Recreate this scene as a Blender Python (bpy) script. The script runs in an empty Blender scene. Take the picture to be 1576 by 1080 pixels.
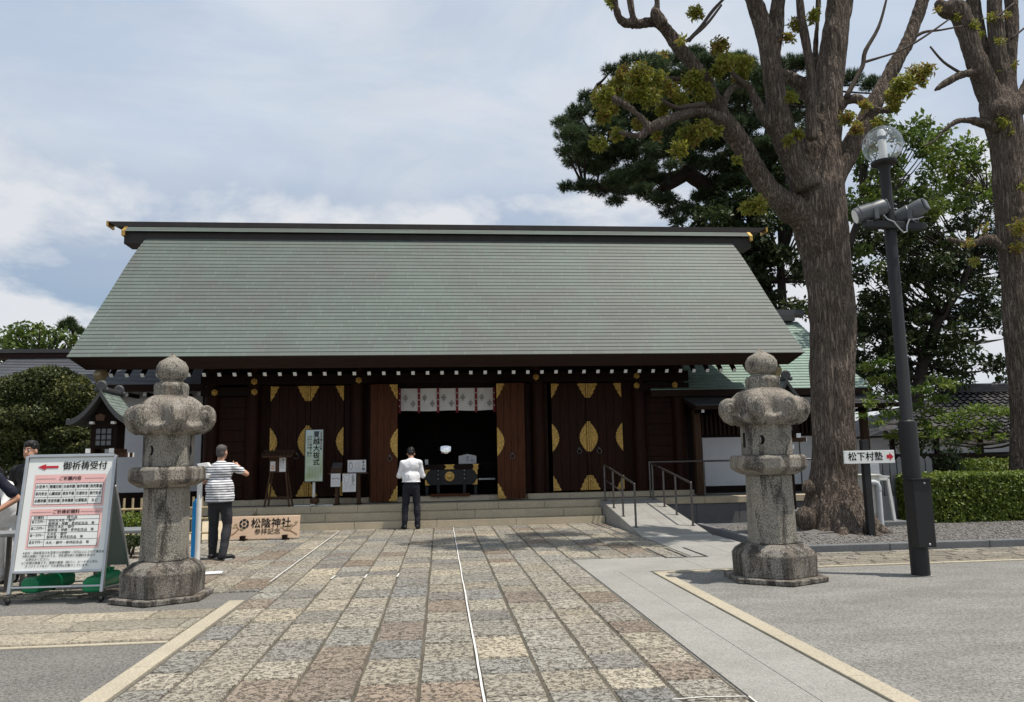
import bpy, bmesh, math, random
import numpy as np
from mathutils import Vector, Matrix
R_ = math.radians
S = bpy.context.scene
COL = S.collection
random.seed(7); rng = np.random.default_rng(7)

# ------------------------------------------------------------------ camera
F, CX, CY, EYE = 1170.0, 788.0, 540.0, 1.5
_d = Vector(((678-CX)/F, -(704-CY)/F, -1.0)).normalized()
_u = Vector((-0.019, 1.0, 0.0)); _u.z = -(_u.x*_d.x+_u.y*_d.y)/_d.z; _u.normalize()
_r = _d.cross(_u)
RW = Matrix((_r, _d, _u))                      # camera vectors -> world
cam = bpy.data.cameras.new('camera'); camo = bpy.data.objects.new('camera', cam); COL.objects.link(camo)
cam.sensor_width = 36.0; cam.lens = F*36/1576; cam.clip_start = 0.05; cam.clip_end = 6000
camo.matrix_world = Matrix.Translation((0, 0, EYE)) @ RW.to_4x4()
S.camera = camo

# ------------------------------------------------------------------ sun, sky, exposure
SUN = Vector((0.314, -0.136, 0.94)).normalized()
sl = bpy.data.lights.new('sun', 'SUN'); sl.energy = 4.8; sl.angle = R_(0.53); sl.color = (1.0, 0.935, 0.84)
so = bpy.data.objects.new('sun', sl); COL.objects.link(so)
so.rotation_euler = SUN.to_track_quat('Z', 'Y').to_euler()
W = bpy.data.worlds.new('World'); S.world = W; W.use_nodes = True
nt = W.node_tree; nt.nodes.clear()
def N(t, **k):
    n = nt.nodes.new(t)
    for a, b in k.items(): setattr(n, a, b)
    return n
L = lambda a, b: nt.links.new(a, b)
out = N('ShaderNodeOutputWorld'); bg = N('ShaderNodeBackground'); bg.inputs[1].default_value = 0.1
sky = N('ShaderNodeTexSky', sky_type='NISHITA', sun_disc=False, sun_elevation=math.asin(SUN.z), sun_rotation=math.atan2(SUN.x, SUN.y))
sky.air_density = 1.0; sky.dust_density = 0.6; sky.ozone_density = 1.5
tc = N('ShaderNodeTexCoord'); sep = N('ShaderNodeSeparateXYZ'); L(tc.outputs['Generated'], sep.inputs[0])
def noise(scale, detail, rough, vec, dist=0.0):
    n = N('ShaderNodeTexNoise'); n.inputs['Scale'].default_value = scale; n.inputs['Detail'].default_value = detail
    n.inputs['Roughness'].default_value = rough; n.inputs['Distortion'].default_value = dist; L(vec, n.inputs['Vector']); return n.outputs[0]
def ramp(v, stops):
    n = N('ShaderNodeValToRGB'); e = n.color_ramp.elements
    while len(e) < len(stops): e.new(0.5)
    for s, (p, c) in zip(e, stops): s.position = p; s.color = (c, c, c, 1)
    L(v, n.inputs[0]); return n.outputs[0]
def mth(op, a, b=None):
    n = N('ShaderNodeMath', operation=op)
    for i, x in enumerate((a, b)):
        if x is None: continue
        if isinstance(x, (int, float)): n.inputs[i].default_value = x
        else: L(x, n.inputs[i])
    return n.outputs[0]
mp = N('ShaderNodeMapping'); mp.inputs['Scale'].default_value = (1.0, 1.0, 2.6); mp.inputs['Location'].default_value = (0.35, 0.1, 0.2)
L(tc.outputs['Generated'], mp.inputs[0])
veil = ramp(noise(1.6, 6, 0.55, mp.outputs[0], 0.4), [(0.30, 0.72), (0.58, 1.0)])          # thin high cloud
hi = ramp(sep.outputs['Z'], [(0.16, 0.12), (0.36, 0.88), (0.5, 1.0)])
veil = mth('MULTIPLY', veil, hi)
mp2 = N('ShaderNodeMapping'); mp2.inputs['Scale'].default_value = (1.0, 1.0, 1.9); mp2.inputs['Location'].default_value = (0.30, 0.0, 0.05)
L(tc.outputs['Generated'], mp2.inputs[0])
cum = noise(4.2, 9, 0.58, mp2.outputs[0], 0.2)
low = ramp(sep.outputs['Z'], [(0.0, 0.24), (0.22, 0.20), (0.32, 0.19), (0.385, 0.0)])
cum = ramp(mth('ADD', cum, mth('SUBTRACT', low, 0.15)), [(0.50, 0.0), (0.62, 1.0)])          # heaped cloud low down
shade = noise(7.0, 6, 0.6, mp2.outputs[0])
m1 = N('ShaderNodeMix', data_type='RGBA'); L(veil, m1.inputs[0]); L(sky.outputs[0], m1.inputs[6]); vc = N('ShaderNodeMix', data_type='RGBA'); L(ramp(noise(2.4, 7, 0.6, mp.outputs[0], 0.6), [(0.40, 0.0), (0.62, 1.0)]), vc.inputs[0]); vc.inputs[6].default_value = (5.9, 6.85, 8.2, 1); vc.inputs[7].default_value = (7.3, 7.8, 8.5, 1); L(vc.outputs[2], m1.inputs[7])
cc = N('ShaderNodeMix', data_type='RGBA'); L(shade, cc.inputs[0]); cc.inputs[6].default_value = (6.7, 7.1, 7.8, 1); cc.inputs[7].default_value = (8.2, 8.3, 8.5, 1)
m2 = N('ShaderNodeMix', data_type='RGBA'); L(cum, m2.inputs[0]); L(m1.outputs[2], m2.inputs[6]); L(cc.outputs[2], m2.inputs[7])
L(m2.outputs[2], bg.inputs[0]); L(bg.outputs[0], out.inputs[0])
S.view_settings.view_transform = 'Standard'; S.view_settings.look = 'None'; S.view_settings.exposure = 0.0; S.view_settings.gamma = 1.0

# ------------------------------------------------------------------ surveying aids: a photo point on a plane of the place
def _ray(px, py): return RW @ Vector(((px-CX)/F, -(py-CY)/F, -1.0))
def G(px, py, z=0.0):
    v = _ray(px, py); return Vector((0, 0, EYE)) + v*((z-EYE)/v.z)
def P(px, py, Y):
    v = _ray(px, py); return Vector((0, 0, EYE)) + v*(Y/v.y)

# ------------------------------------------------------------------ materials
class MatB:
    def __init__(s, name):
        s.m = bpy.data.materials.new(name); s.m.use_nodes = True; s.t = s.m.node_tree
        s.b = s.t.nodes['Principled BSDF']; s.tc = s.t.nodes.new('ShaderNodeTexCoord')
    def n(s, t, **k):
        x = s.t.nodes.new(t)
        for a, b in k.items(): setattr(x, a, b)
        return x
    def l(s, a, b): s.t.links.new(a, b)
    def map(s, scale=(1, 1, 1), rot=(0, 0, 0)):
        m = s.n('ShaderNodeMapping'); m.inputs['Scale'].default_value = scale; m.inputs['Rotation'].default_value = rot
        s.l(s.tc.outputs['Object'], m.inputs[0]); return m.outputs[0]
    def noise(s, scale, detail=4, rough=0.55, vec=None, dist=0):
        x = s.n('ShaderNodeTexNoise'); x.inputs['Scale'].default_value = scale; x.inputs['Detail'].default_value = detail
        x.inputs['Roughness'].default_value = rough; x.inputs['Distortion'].default_value = dist
        s.l(vec or s.tc.outputs['Object'], x.inputs['Vector']); return x.outputs[0]
    def ramp(s, v, a, b, c0=0.0, c1=1.0):
        x = s.n('ShaderNodeMapRange'); x.clamp = True
        x.inputs[1].default_value = a; x.inputs[2].default_value = b; x.inputs[3].default_value = c0; x.inputs[4].default_value = c1
        s.l(v, x.inputs[0]); return x.outputs[0]
    def mix(s, f, a, b, mode='MIX'):
        x = s.n('ShaderNodeMix', data_type='RGBA', blend_type=mode)
        for sock, v in ((x.inputs[0], f), (x.inputs[6], a), (x.inputs[7], b)):
            if isinstance(v, (int, float)): sock.default_value = v
            elif isinstance(v, tuple): sock.default_value = (*v[:3], 1)
            else: s.l(v, sock)
        return x.outputs[2]
    def math(s, op, a, b=0.0):
        x = s.n('ShaderNodeMath', operation=op)
        for i, v in enumerate((a, b)):
            if isinstance(v, (int, float)): x.inputs[i].default_value = v
            else: s.l(v, x.inputs[i])
        return x.outputs[0]
    def attr(s, name):
        x = s.n('ShaderNodeAttribute'); x.attribute_name = name; return x
    def bump(s, h, strength, dist=0.02):
        x = s.n('ShaderNodeBump'); x.inputs['Strength'].default_value = strength; x.inputs['Distance'].default_value = dist
        s.l(h, x.inputs['Height']); s.l(x.outputs[0], s.b.inputs['Normal'])
    def done(s, col, rough=0.8, metal=0.0, spec=0.3):
        if isinstance(col, tuple): s.b.inputs['Base Color'].default_value = (*col, 1)
        else: s.l(col, s.b.inputs['Base Color'])
        if isinstance(rough, (int, float)): s.b.inputs['Roughness'].default_value = rough
        else: s.l(rough, s.b.inputs['Roughness'])
        s.b.inputs['Metallic'].default_value = metal
        s.b.inputs['Specular IOR Level'].default_value = spec
        return s.m
def simple(name, c, c2=None, scale=6, rough=0.6, metal=0, bump=0, bscale=60, stretch=(1, 1, 1), spec=0.3, lo=0.35, hi=0.7):
    k = MatB(name); c2 = c2 or tuple(x*0.75 for x in c)
    v = k.map(stretch)
    col = k.mix(k.ramp(k.noise(scale, 6, 0.6, v), lo, hi), c, c2)
    if bump: k.bump(k.noise(bscale, 4, 0.6, v), bump)
    return k.done(col, rough, metal, spec)
def leafmat(name, ca, cb, cc, trans=0.25, rough=0.5):
    k = MatB(name); t = k.attr('tint').outputs['Fac']
    col = k.mix(k.ramp(t, 0, 0.55), ca, cb); col = k.mix(k.ramp(t, 0.6, 1.0), col, cc)
    k.done(col, rough, 0, 0.35)
    tr = k.n('ShaderNodeBsdfTranslucent'); k.l(col, tr.inputs[0])
    ms = k.n('ShaderNodeMixShader'); ms.inputs[0].default_value = trans
    k.l(k.b.outputs[0], ms.inputs[1]); k.l(tr.outputs[0], ms.inputs[2])
    k.l(ms.outputs[0], k.t.nodes['Material Output'].inputs[0]); return k.m
def granite(name, base, dark, stain=(0.035, 0.032, 0.028), amount=0.5):
    k = MatB(name)
    n1 = k.noise(62, 3, 0.75)
    c = k.mix(k.ramp(n1, 0.44, 0.60), base, dark)
    c = k.mix(k.ramp(k.noise(95, 2, 0.7), 0.58, 0.64, 0, 0.9), c, (0.035, 0.034, 0.032))
    c = k.mix(k.ramp(k.noise(80, 2, 0.6, k.map((1, 1, 1), (1, 2, 0.5))), 0.62, 0.70, 0, 0.55), c, (0.46, 0.44, 0.39))
    st = k.noise(5.0, 7, 0.65, k.map((1, 1, 0.30)), 0.6)
    st = k.math('ADD', st, k.math('MULTIPLY', k.math('SUBTRACT', n1, 0.5), 0.35))
    c = k.mix(k.ramp(st, 0.56-0.14*amount, 0.64-0.06*amount, 0, 0.86), c, stain)
    c = k.mix(k.ramp(k.noise(2.2, 4, 0.6), 0.5, 0.7, 0, 0.35), c, (0.30, 0.245, 0.19))
    k.bump(n1, 0.5, 0.012)
    return k.done(c, 0.9, 0, 0.2)
def blocks_mat(name, pit=0.9, scale=27):
    k = MatB(name); a = k.attr('col').outputs['Color']
    v = k.map((1.0, 1.0, 1.0))
    n1 = k.noise(scale, 5, 0.72, v, 0.8)
    f = k.ramp(n1, 0.475, 0.535)
    dk = k.mix(1.0, a, (0.15, 0.14, 0.13), 'MULTIPLY')
    c = k.mix(k.math('MULTIPLY', f, pit), a, dk)
    c = k.mix(k.ramp(k.noise(2.2, 5, 0.6), 0.42, 0.7, 0, 0.32), c, (0.17, 0.15, 0.12))
    c = k.mix(k.ramp(k.noise(80, 3, 0.75), 0.57, 0.65, 0, 0.5), c, (0.52, 0.49, 0.43))
    k.bump(n1, 0.6, -0.012)
    return k.done(c, 0.88, 0, 0.25)
def wood(name, c, c2, rough=0.55, sc=(14, 14, 0.8), spec=0.10):
    k = MatB(name); v = k.map(sc); n = k.noise(3, 6, 0.65, v, 0.3)
    col = k.mix(k.ramp(n, 0.35, 0.65), c, c2); k.bump(n, 0.15, 0.01); return k.done(col, rough, 0, spec)

M = {}
M['wood_dark'] = wood('dark_stained_wood', (0.009, 0.005, 0.0038), (0.018, 0.0098, 0.007))
M['wood_door'] = wood('door_wood', (0.013, 0.0055, 0.0035), (0.040, 0.0150, 0.0080), 0.5)
M['wood_red'] = wood('red_brown_wood', (0.050, 0.018, 0.0085), (0.105, 0.037, 0.016), 0.5)
M['wood_brown'] = wood('brown_wood', (0.05, 0.028, 0.018), (0.09, 0.05, 0.03), 0.6)
M['wood_pale'] = wood('pale_wood', (0.56, 0.40, 0.28), (0.62, 0.46, 0.33), 0.6, (2, 10, 20))
M['fascia'] = wood('eave_board_wood', (0.024, 0.013, 0.010), (0.036, 0.022, 0.017), 0.6, (0.8, 14, 14))
M['white_paint'] = simple('white_paint', (0.72, 0.72, 0.70), (0.6, 0.6, 0.58), 8, 0.5)
M['white_tip'] = simple('white_rafter_paint', (0.80, 0.80, 0.78), (0.7, 0.7, 0.68), 8, 0.6)
M['plaster'] = simple('white_plaster', (0.70, 0.71, 0.73), (0.62, 0.63, 0.66), 1.5, 0.8)
M['black'] = simple('hole_shade_black', (0.004, 0.004, 0.004), rough=0.9)  # paints the shade inside the lantern openings
k = MatB('gold'); n = k.noise(55, 3, 0.6, None, 1.5); k.bump(n, 0.9, 0.01)
M['gold'] = k.done(k.mix(k.ramp(n, 0.42, 0.6), (0.26, 0.14, 0.025), (0.92, 0.60, 0.16)), 0.45, 0.35, 0.5)
M['gold_plain'] = simple('brass', (0.62, 0.40, 0.12), (0.42, 0.26, 0.07), 8, 0.4, 0.6)
# copper roof
def copper(name, ca, cb, cc, tint_amt=0.5):
    k = MatB(name); t = k.attr('tint').outputs['Fac']
    big = k.noise(0.42, 6, 0.65, k.map((1, 1, 0.45)), 0.8)
    c = k.mix(k.ramp(big, 0.40, 0.60), ca, cb)
    st = k.noise(3.0, 6, 0.6, k.map((6, 0.7, 0.7)))
    c = k.mix(k.ramp(st, 0.46, 0.72, 0, 0.5), c, cc)
    c = k.mix(tint_amt, c, k.mix(1.0, c, k.mix(t, (0.62, 0.62, 0.60), (1.45, 1.45, 1.45)), 'MULTIPLY'))
    k.bump(k.noise(18, 3), 0.05); return k.done(c, 0.55, 0, 0.3)
M['copper'] = copper('green_copper_sheet', (0.108, 0.138, 0.122), (0.104, 0.115, 0.106), (0.110, 0.103, 0.095), 0.6)
M['copper_new'] = copper('pale_green_copper', (0.22, 0.31, 0.26), (0.25, 0.32, 0.28), (0.18, 0.20, 0.18))
M['copper_small'] = copper('greyed_copper', (0.17, 0.22, 0.19), (0.19, 0.22, 0.20), (0.12, 0.125, 0.115))
M['copper_grey'] = copper('grey_copper_sheet', (0.085, 0.092, 0.105), (0.11, 0.118, 0.13), (0.06, 0.062, 0.068))
M['copper_dark'] = copper('dark_copper_sheet', (0.06, 0.062, 0.066), (0.08, 0.08, 0.082), (0.045, 0.045, 0.045))
M['ridge_metal'] = simple('dark_oxidised_copper', (0.040, 0.034, 0.033), (0.028, 0.023, 0.022), 3, 0.6)
M['granite'] = granite('weathered_granite', (0.33, 0.305, 0.258), (0.15, 0.138, 0.118), amount=0.46)
M['granite_cap'] = granite('stained_granite_cap', (0.33, 0.30, 0.255), (0.14, 0.125, 0.108), (0.040, 0.032, 0.028), 0.80)
M['granite_base'] = granite('stained_granite', (0.30, 0.275, 0.24), (0.13, 0.12, 0.105), (0.026, 0.022, 0.019), 0.95)
def stone(name, c, c2, sp=110):
    k = MatB(name); col = k.mix(k.ramp(k.noise(1.3, 6, 0.65), 0.35, 0.68), c, c2)
    col = k.mix(k.ramp(k.noise(sp, 3, 0.7), 0.50, 0.64, 0, 0.5), col, tuple(x*0.35 for x in c))
    col = k.mix(k.ramp(k.noise(sp*1.7, 2, 0.7), 0.58, 0.66, 0, 0.5), col, tuple(min(1, x*1.8) for x in c))
    k.bump(k.noise(sp, 4, 0.7), 0.3, 0.008); return k.done(col, 0.88, 0, 0.25)
M['step'] = stone('yellowish_step_stone', (0.56, 0.475, 0.335), (0.42, 0.36, 0.265), 60)
M['kerb'] = stone('cream_kerb_stone', (0.43, 0.385, 0.295), (0.36, 0.32, 0.245), 60)
M['flag'] = stone('smooth_grey_flagstone', (0.31, 0.302, 0.28), (0.25, 0.243, 0.222), 60)
M['ramp'] = stone('pale_ramp_stone', (0.38, 0.375, 0.35), (0.29, 0.285, 0.27), 100)
M['base_block'] = stone('grey_base_block', (0.16, 0.165, 0.17), (0.12, 0.122, 0.127), 60)
def aggregate(name, c, c2):
    k = MatB(name); col = k.mix(k.ramp(k.noise(1.1, 9, 0.72, k.map((0.6, 1.5, 1))), 0.36, 0.64), c, c2)
    n = k.noise(42, 5, 0.8); col = k.mix(k.ramp(n, 0.44, 0.60), col, k.mix(1.0, col, (0.40, 0.40, 0.40), 'MULTIPLY'))
    n2 = k.noise(150, 2, 0.7); col = k.mix(k.ramp(n2, 0.58, 0.68, 0, 0.6), col, (0.52, 0.52, 0.50))
    k.bump(n, 0.6, 0.01); return k.done(col, 0.9, 0, 0.2)
M['asphalt'] = aggregate('dark_asphalt', (0.215, 0.205, 0.188), (0.165, 0.158, 0.146))
M['aggr'] = aggregate('washed_grey_aggregate', (0.30, 0.292, 0.27), (0.20, 0.195, 0.18))
M['blocks'] = blocks_mat('rough_granite_block')
M['cobble'] = blocks_mat('split_stone_paving', 0.6, 30)
M['mortar'] = stone('dirty_mortar', (0.12, 0.105, 0.08), (0.065, 0.06, 0.045), 60)
M['earth'] = simple('dry_earth', (0.13, 0.105, 0.08), (0.09, 0.072, 0.055), 2, 0.95, bump=0.6)
M['gravel'] = simple('grey_gravel', (0.16, 0.15, 0.14), (0.09, 0.085, 0.08), 18, 0.9)
M['steel'] = simple('brushed_steel', (0.16, 0.15, 0.145), (0.11, 0.105, 0.10), 12, 0.34, 0.75, spec=0.5)
M['alu'] = simple('grey_aluminium', (0.50, 0.51, 0.52), (0.42, 0.43, 0.44), 6, 0.38, 0.7)
M['pole'] = simple('charcoal_painted_metal', (0.020, 0.020, 0.021), (0.016, 0.016, 0.017), 5, 0.5, 0.0)
M['grey_metal'] = simple('grey_painted_metal', (0.12, 0.13, 0.14), (0.10, 0.105, 0.115), 5, 0.45, 0.1)
M['white_board'] = simple('white_sign_sheet', (0.74, 0.76, 0.74), (0.71, 0.73, 0.71), 2, 0.35)
M['sign_back'] = simple('grey_green_panel', (0.30, 0.34, 0.31), (0.26, 0.30, 0.27), 2, 0.5)
M['pink'] = simple('pink_print', (0.78, 0.47, 0.45), (0.74, 0.44, 0.42), 3, 0.4)
M['red'] = simple('red_print', (0.50, 0.02, 0.035), (0.46, 0.02, 0.03), 3, 0.4)
M['ink'] = simple('black_ink', (0.012, 0.012, 0.013), rough=0.5)
M['ink_soft'] = simple('grey_ink', (0.09, 0.09, 0.09), rough=0.5)
M['tank'] = simple('green_plastic', (0.004, 0.27, 0.10), (0.004, 0.20, 0.08), 4, 0.35, spec=0.5)
M['rubber'] = simple('black_rubber', (0.015, 0.015, 0.015), rough=0.6)
M['blue'] = simple('blue_plastic', (0.01, 0.19, 0.46), (0.01, 0.16, 0.40), 4, 0.45)
M['paper'] = simple('white_paper', (0.72, 0.72, 0.73), (0.66, 0.66, 0.68), 5, 0.7)
M['cloth_white'] = simple('white_cloth', (0.74, 0.73, 0.72), (0.64, 0.63, 0.62), 3, 0.85)
M['strap'] = simple('dark_red_strap', (0.24, 0.03, 0.04), (0.16, 0.02, 0.03), 20, 0.8)
M['bamboo'] = simple('pale_bamboo', (0.42, 0.34, 0.20), (0.30, 0.24, 0.14), 12, 0.6)
M['cream_box'] = simple('cream_painted_metal', (0.60, 0.59, 0.53), (0.52, 0.51, 0.46), 3, 0.5)
M['pvc'] = simple('grey_pvc', (0.50, 0.52, 0.54), (0.44, 0.46, 0.48), 4, 0.4)
M['skin'] = simple('skin', (0.50, 0.28, 0.19), (0.44, 0.23, 0.155), 9, 0.55)
M['hair_black'] = simple('black_hair', (0.010, 0.009, 0.009), (0.02, 0.018, 0.017), 40, 0.45)
M['hair_grey'] = simple('greying_hair', (0.10, 0.09, 0.085), (0.04, 0.036, 0.034), 60, 0.6, bump=0.4, bscale=120)
M['shirt_white'] = simple('white_shirt_cloth', (0.78, 0.78, 0.80), (0.68, 0.68, 0.71), 5, 0.8, bump=0.35, bscale=9)
M['trouser_navy'] = simple('navy_black_trousers', (0.010, 0.011, 0.018), (0.016, 0.017, 0.026), 5, 0.75, bump=0.3, bscale=10)
M['trouser_grey'] = simple('charcoal_trousers', (0.022, 0.023, 0.027), (0.034, 0.035, 0.040), 5, 0.8, bump=0.35, bscale=10)
M['navy_tee'] = simple('navy_cloth', (0.012, 0.014, 0.028), (0.018, 0.02, 0.036), 6, 0.8)
M['black_tee'] = simple('black_cloth', (0.010, 0.010, 0.011), (0.015, 0.015, 0.016), 6, 0.8)
M['shoe'] = simple('black_shoe', (0.012, 0.012, 0.013), rough=0.5)
M['sole'] = simple('pale_sole', (0.6, 0.6, 0.58), rough=0.6)
k = MatB('striped_cotton'); v = k.noise(3.0, 3, 0.5); sx = k.n('ShaderNodeSeparateXYZ'); k.l(k.tc.outputs['Object'], sx.inputs[0])
ph = k.math('FRACT', k.math('ADD', k.math('MULTIPLY', sx.outputs['Z'], 26.5), k.math('MULTIPLY', v, 0.45)))
k.bump(k.noise(9, 4), 0.35)
M['stripes'] = k.done(k.mix(k.ramp(k.math('ABSOLUTE', k.math('SUBTRACT', ph, 0.5)), 0.15, 0.20), (0.022, 0.030, 0.075), (0.74, 0.74, 0.74)), 0.85)
k = MatB('tree_bark'); n = k.noise(1.0, 3, 0.6, k.map((21, 21, 2.3)), 0.6); n2 = k.noise(1.0, 2, 0.5, k.map((48, 48, 6)), 0.8)
rdg = k.math('ABSOLUTE', k.math('SUBTRACT', n, 0.5)); rd2 = k.math('ABSOLUTE', k.math('SUBTRACT', n2, 0.5))
c = k.mix(k.ramp(k.noise(2.0, 6, 0.65), 0.35, 0.65), (0.160, 0.124, 0.098), (0.235, 0.190, 0.156))
c = k.mix(k.ramp(rdg, 0.0, 0.035, 0.9, 0.0), c, (0.014, 0.010, 0.008)); c = k.mix(k.ramp(rd2, 0.0, 0.03, 0.45, 0.0), c, (0.024, 0.018, 0.014))
c = k.mix(k.ramp(k.noise(0.8, 5, 0.6), 0.54, 0.72, 0, 0.45), c, (0.15, 0.14, 0.115)); k.bump(k.ramp(rdg, 0.0, 0.12), 1.0, 0.045)
M['bark'] = k.done(c, 0.92, 0, 0.15)
M['bark_red'] = simple('reddish_pine_bark', (0.040, 0.027, 0.021), (0.024, 0.018, 0.015), 5, 0.9, bump=0.6, bscale=12)
M['bark_dark'] = simple('dark_bark', (0.030, 0.024, 0.020), (0.05, 0.042, 0.035), 5, 0.9)
M['twig'] = simple('twig_bark', (0.06, 0.047, 0.038), (0.09, 0.07, 0.056), 6, 0.9)
M['leaf_sprout'] = leafmat('yellow_green_sprouts', (0.17, 0.19, 0.028), (0.28, 0.29, 0.045), (0.26, 0.15, 0.05), 0.45)
M['leaf_dark'] = leafmat('dark_evergreen_leaf', (0.020, 0.034, 0.011), (0.036, 0.058, 0.017), (0.065, 0.095, 0.026), 0.25)
M['leaf_mid'] = leafmat('mid_green_leaf', (0.045, 0.078, 0.016), (0.085, 0.13, 0.024), (0.15, 0.20, 0.035), 0.35)
M['leaf_bright'] = leafmat('bright_green_leaf', (0.085, 0.14, 0.020), (0.15, 0.22, 0.034), (0.22, 0.25, 0.05), 0.4)
M['leaf_topiary'] = leafmat('olive_small_leaf', (0.042, 0.055, 0.017), (0.080, 0.094, 0.028), (0.15, 0.145, 0.04), 0.25)
M['leaf_hedge'] = leafmat('hedge_leaf', (0.062, 0.10, 0.016), (0.125, 0.18, 0.024), (0.21, 0.25, 0.035), 0.3)
M['needle'] = leafmat('pine_needle', (0.036, 0.058, 0.026), (0.064, 0.098, 0.040), (0.11, 0.15, 0.058), 0.3)
k = MatB('clear_globe_glass'); tr_ = k.n('ShaderNodeBsdfTransparent'); tr_.inputs[0].default_value = (0.90, 0.92, 0.92, 1); gl_ = k.n('ShaderNodeBsdfGlossy'); gl_.inputs['Roughness'].default_value = 0.03
lw_ = k.n('ShaderNodeLayerWeight'); lw_.inputs[0].default_value = 0.22; ms_ = k.n('ShaderNodeMixShader'); k.l(k.ramp(lw_.outputs['Facing'], 0.0, 1.0, 0.09, 0.85), ms_.inputs[0]); k.l(tr_.outputs[0], ms_.inputs[1]); k.l(gl_.outputs[0], ms_.inputs[2]); k.l(ms_.outputs[0], k.t.nodes['Material Output'].inputs[0])
M['glass'] = k.m
k = MatB('frosted_lamp_glass'); k.done((0.8, 0.8, 0.78), 0.4); M['frost'] = k.m
k = MatB('polished_mirror'); k.done((0.9, 0.9, 0.9), 0.03, 1.0); M['mirror'] = k.m
k = MatB('dark_roof_tile'); n = k.noise(2.0, 5); M['tile'] = k.done(k.mix(k.ramp(n, 0.35, 0.7), (0.035, 0.034, 0.036), (0.085, 0.08, 0.08)), 0.6)
k = MatB('poster_print'); sx = k.n('ShaderNodeSeparateXYZ'); k.l(k.tc.outputs['Object'], sx.inputs[0])
M['poster'] = k.done(k.mix(k.ramp(k.noise(4, 4), 0.4, 0.65), k.mix(k.ramp(sx.outputs['Z'], 0.75, 1.7), (0.38, 0.46, 0.24), (0.52, 0.63, 0.68)), (0.50, 0.60, 0.52)), 0.4)

# ------------------------------------------------------------------ building helpers
def tag(o, label=None, cat=None, group=None, kind=None):
    if label: o['label'] = label
    if cat: o['category'] = cat
    if group: o['group'] = group
    if kind: o['kind'] = kind
    return o
def thing(name, loc, label, cat, group=None, rz=0.0):
    o = bpy.data.objects.new(name, None); COL.objects.link(o); o.location = loc; o.rotation_euler = (0, 0, rz)
    o.empty_display_size = 0.2
    return tag(o, label, cat, group)
def wmat(o):
    m = Matrix.Identity(4)
    while o is not None:
        m = Matrix.LocRotScale(o.location, o.rotation_euler, None) @ m; o = o.parent
    return m
def link_mesh(name, me, mat, parent, local=False):
    if parent is not None and not local: me.transform(wmat(parent).inverted())
    o = bpy.data.objects.new(name, me); COL.objects.link(o); o.parent = parent
    if mat is not None and not me.materials: me.materials.append(M[mat] if isinstance(mat, str) else mat)
    return o
def copy_tree(o, parent=None):
    c = o.copy(); COL.objects.link(c); c.parent = parent
    for ch in list(o.children): copy_tree(ch, c)
    return c
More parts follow.
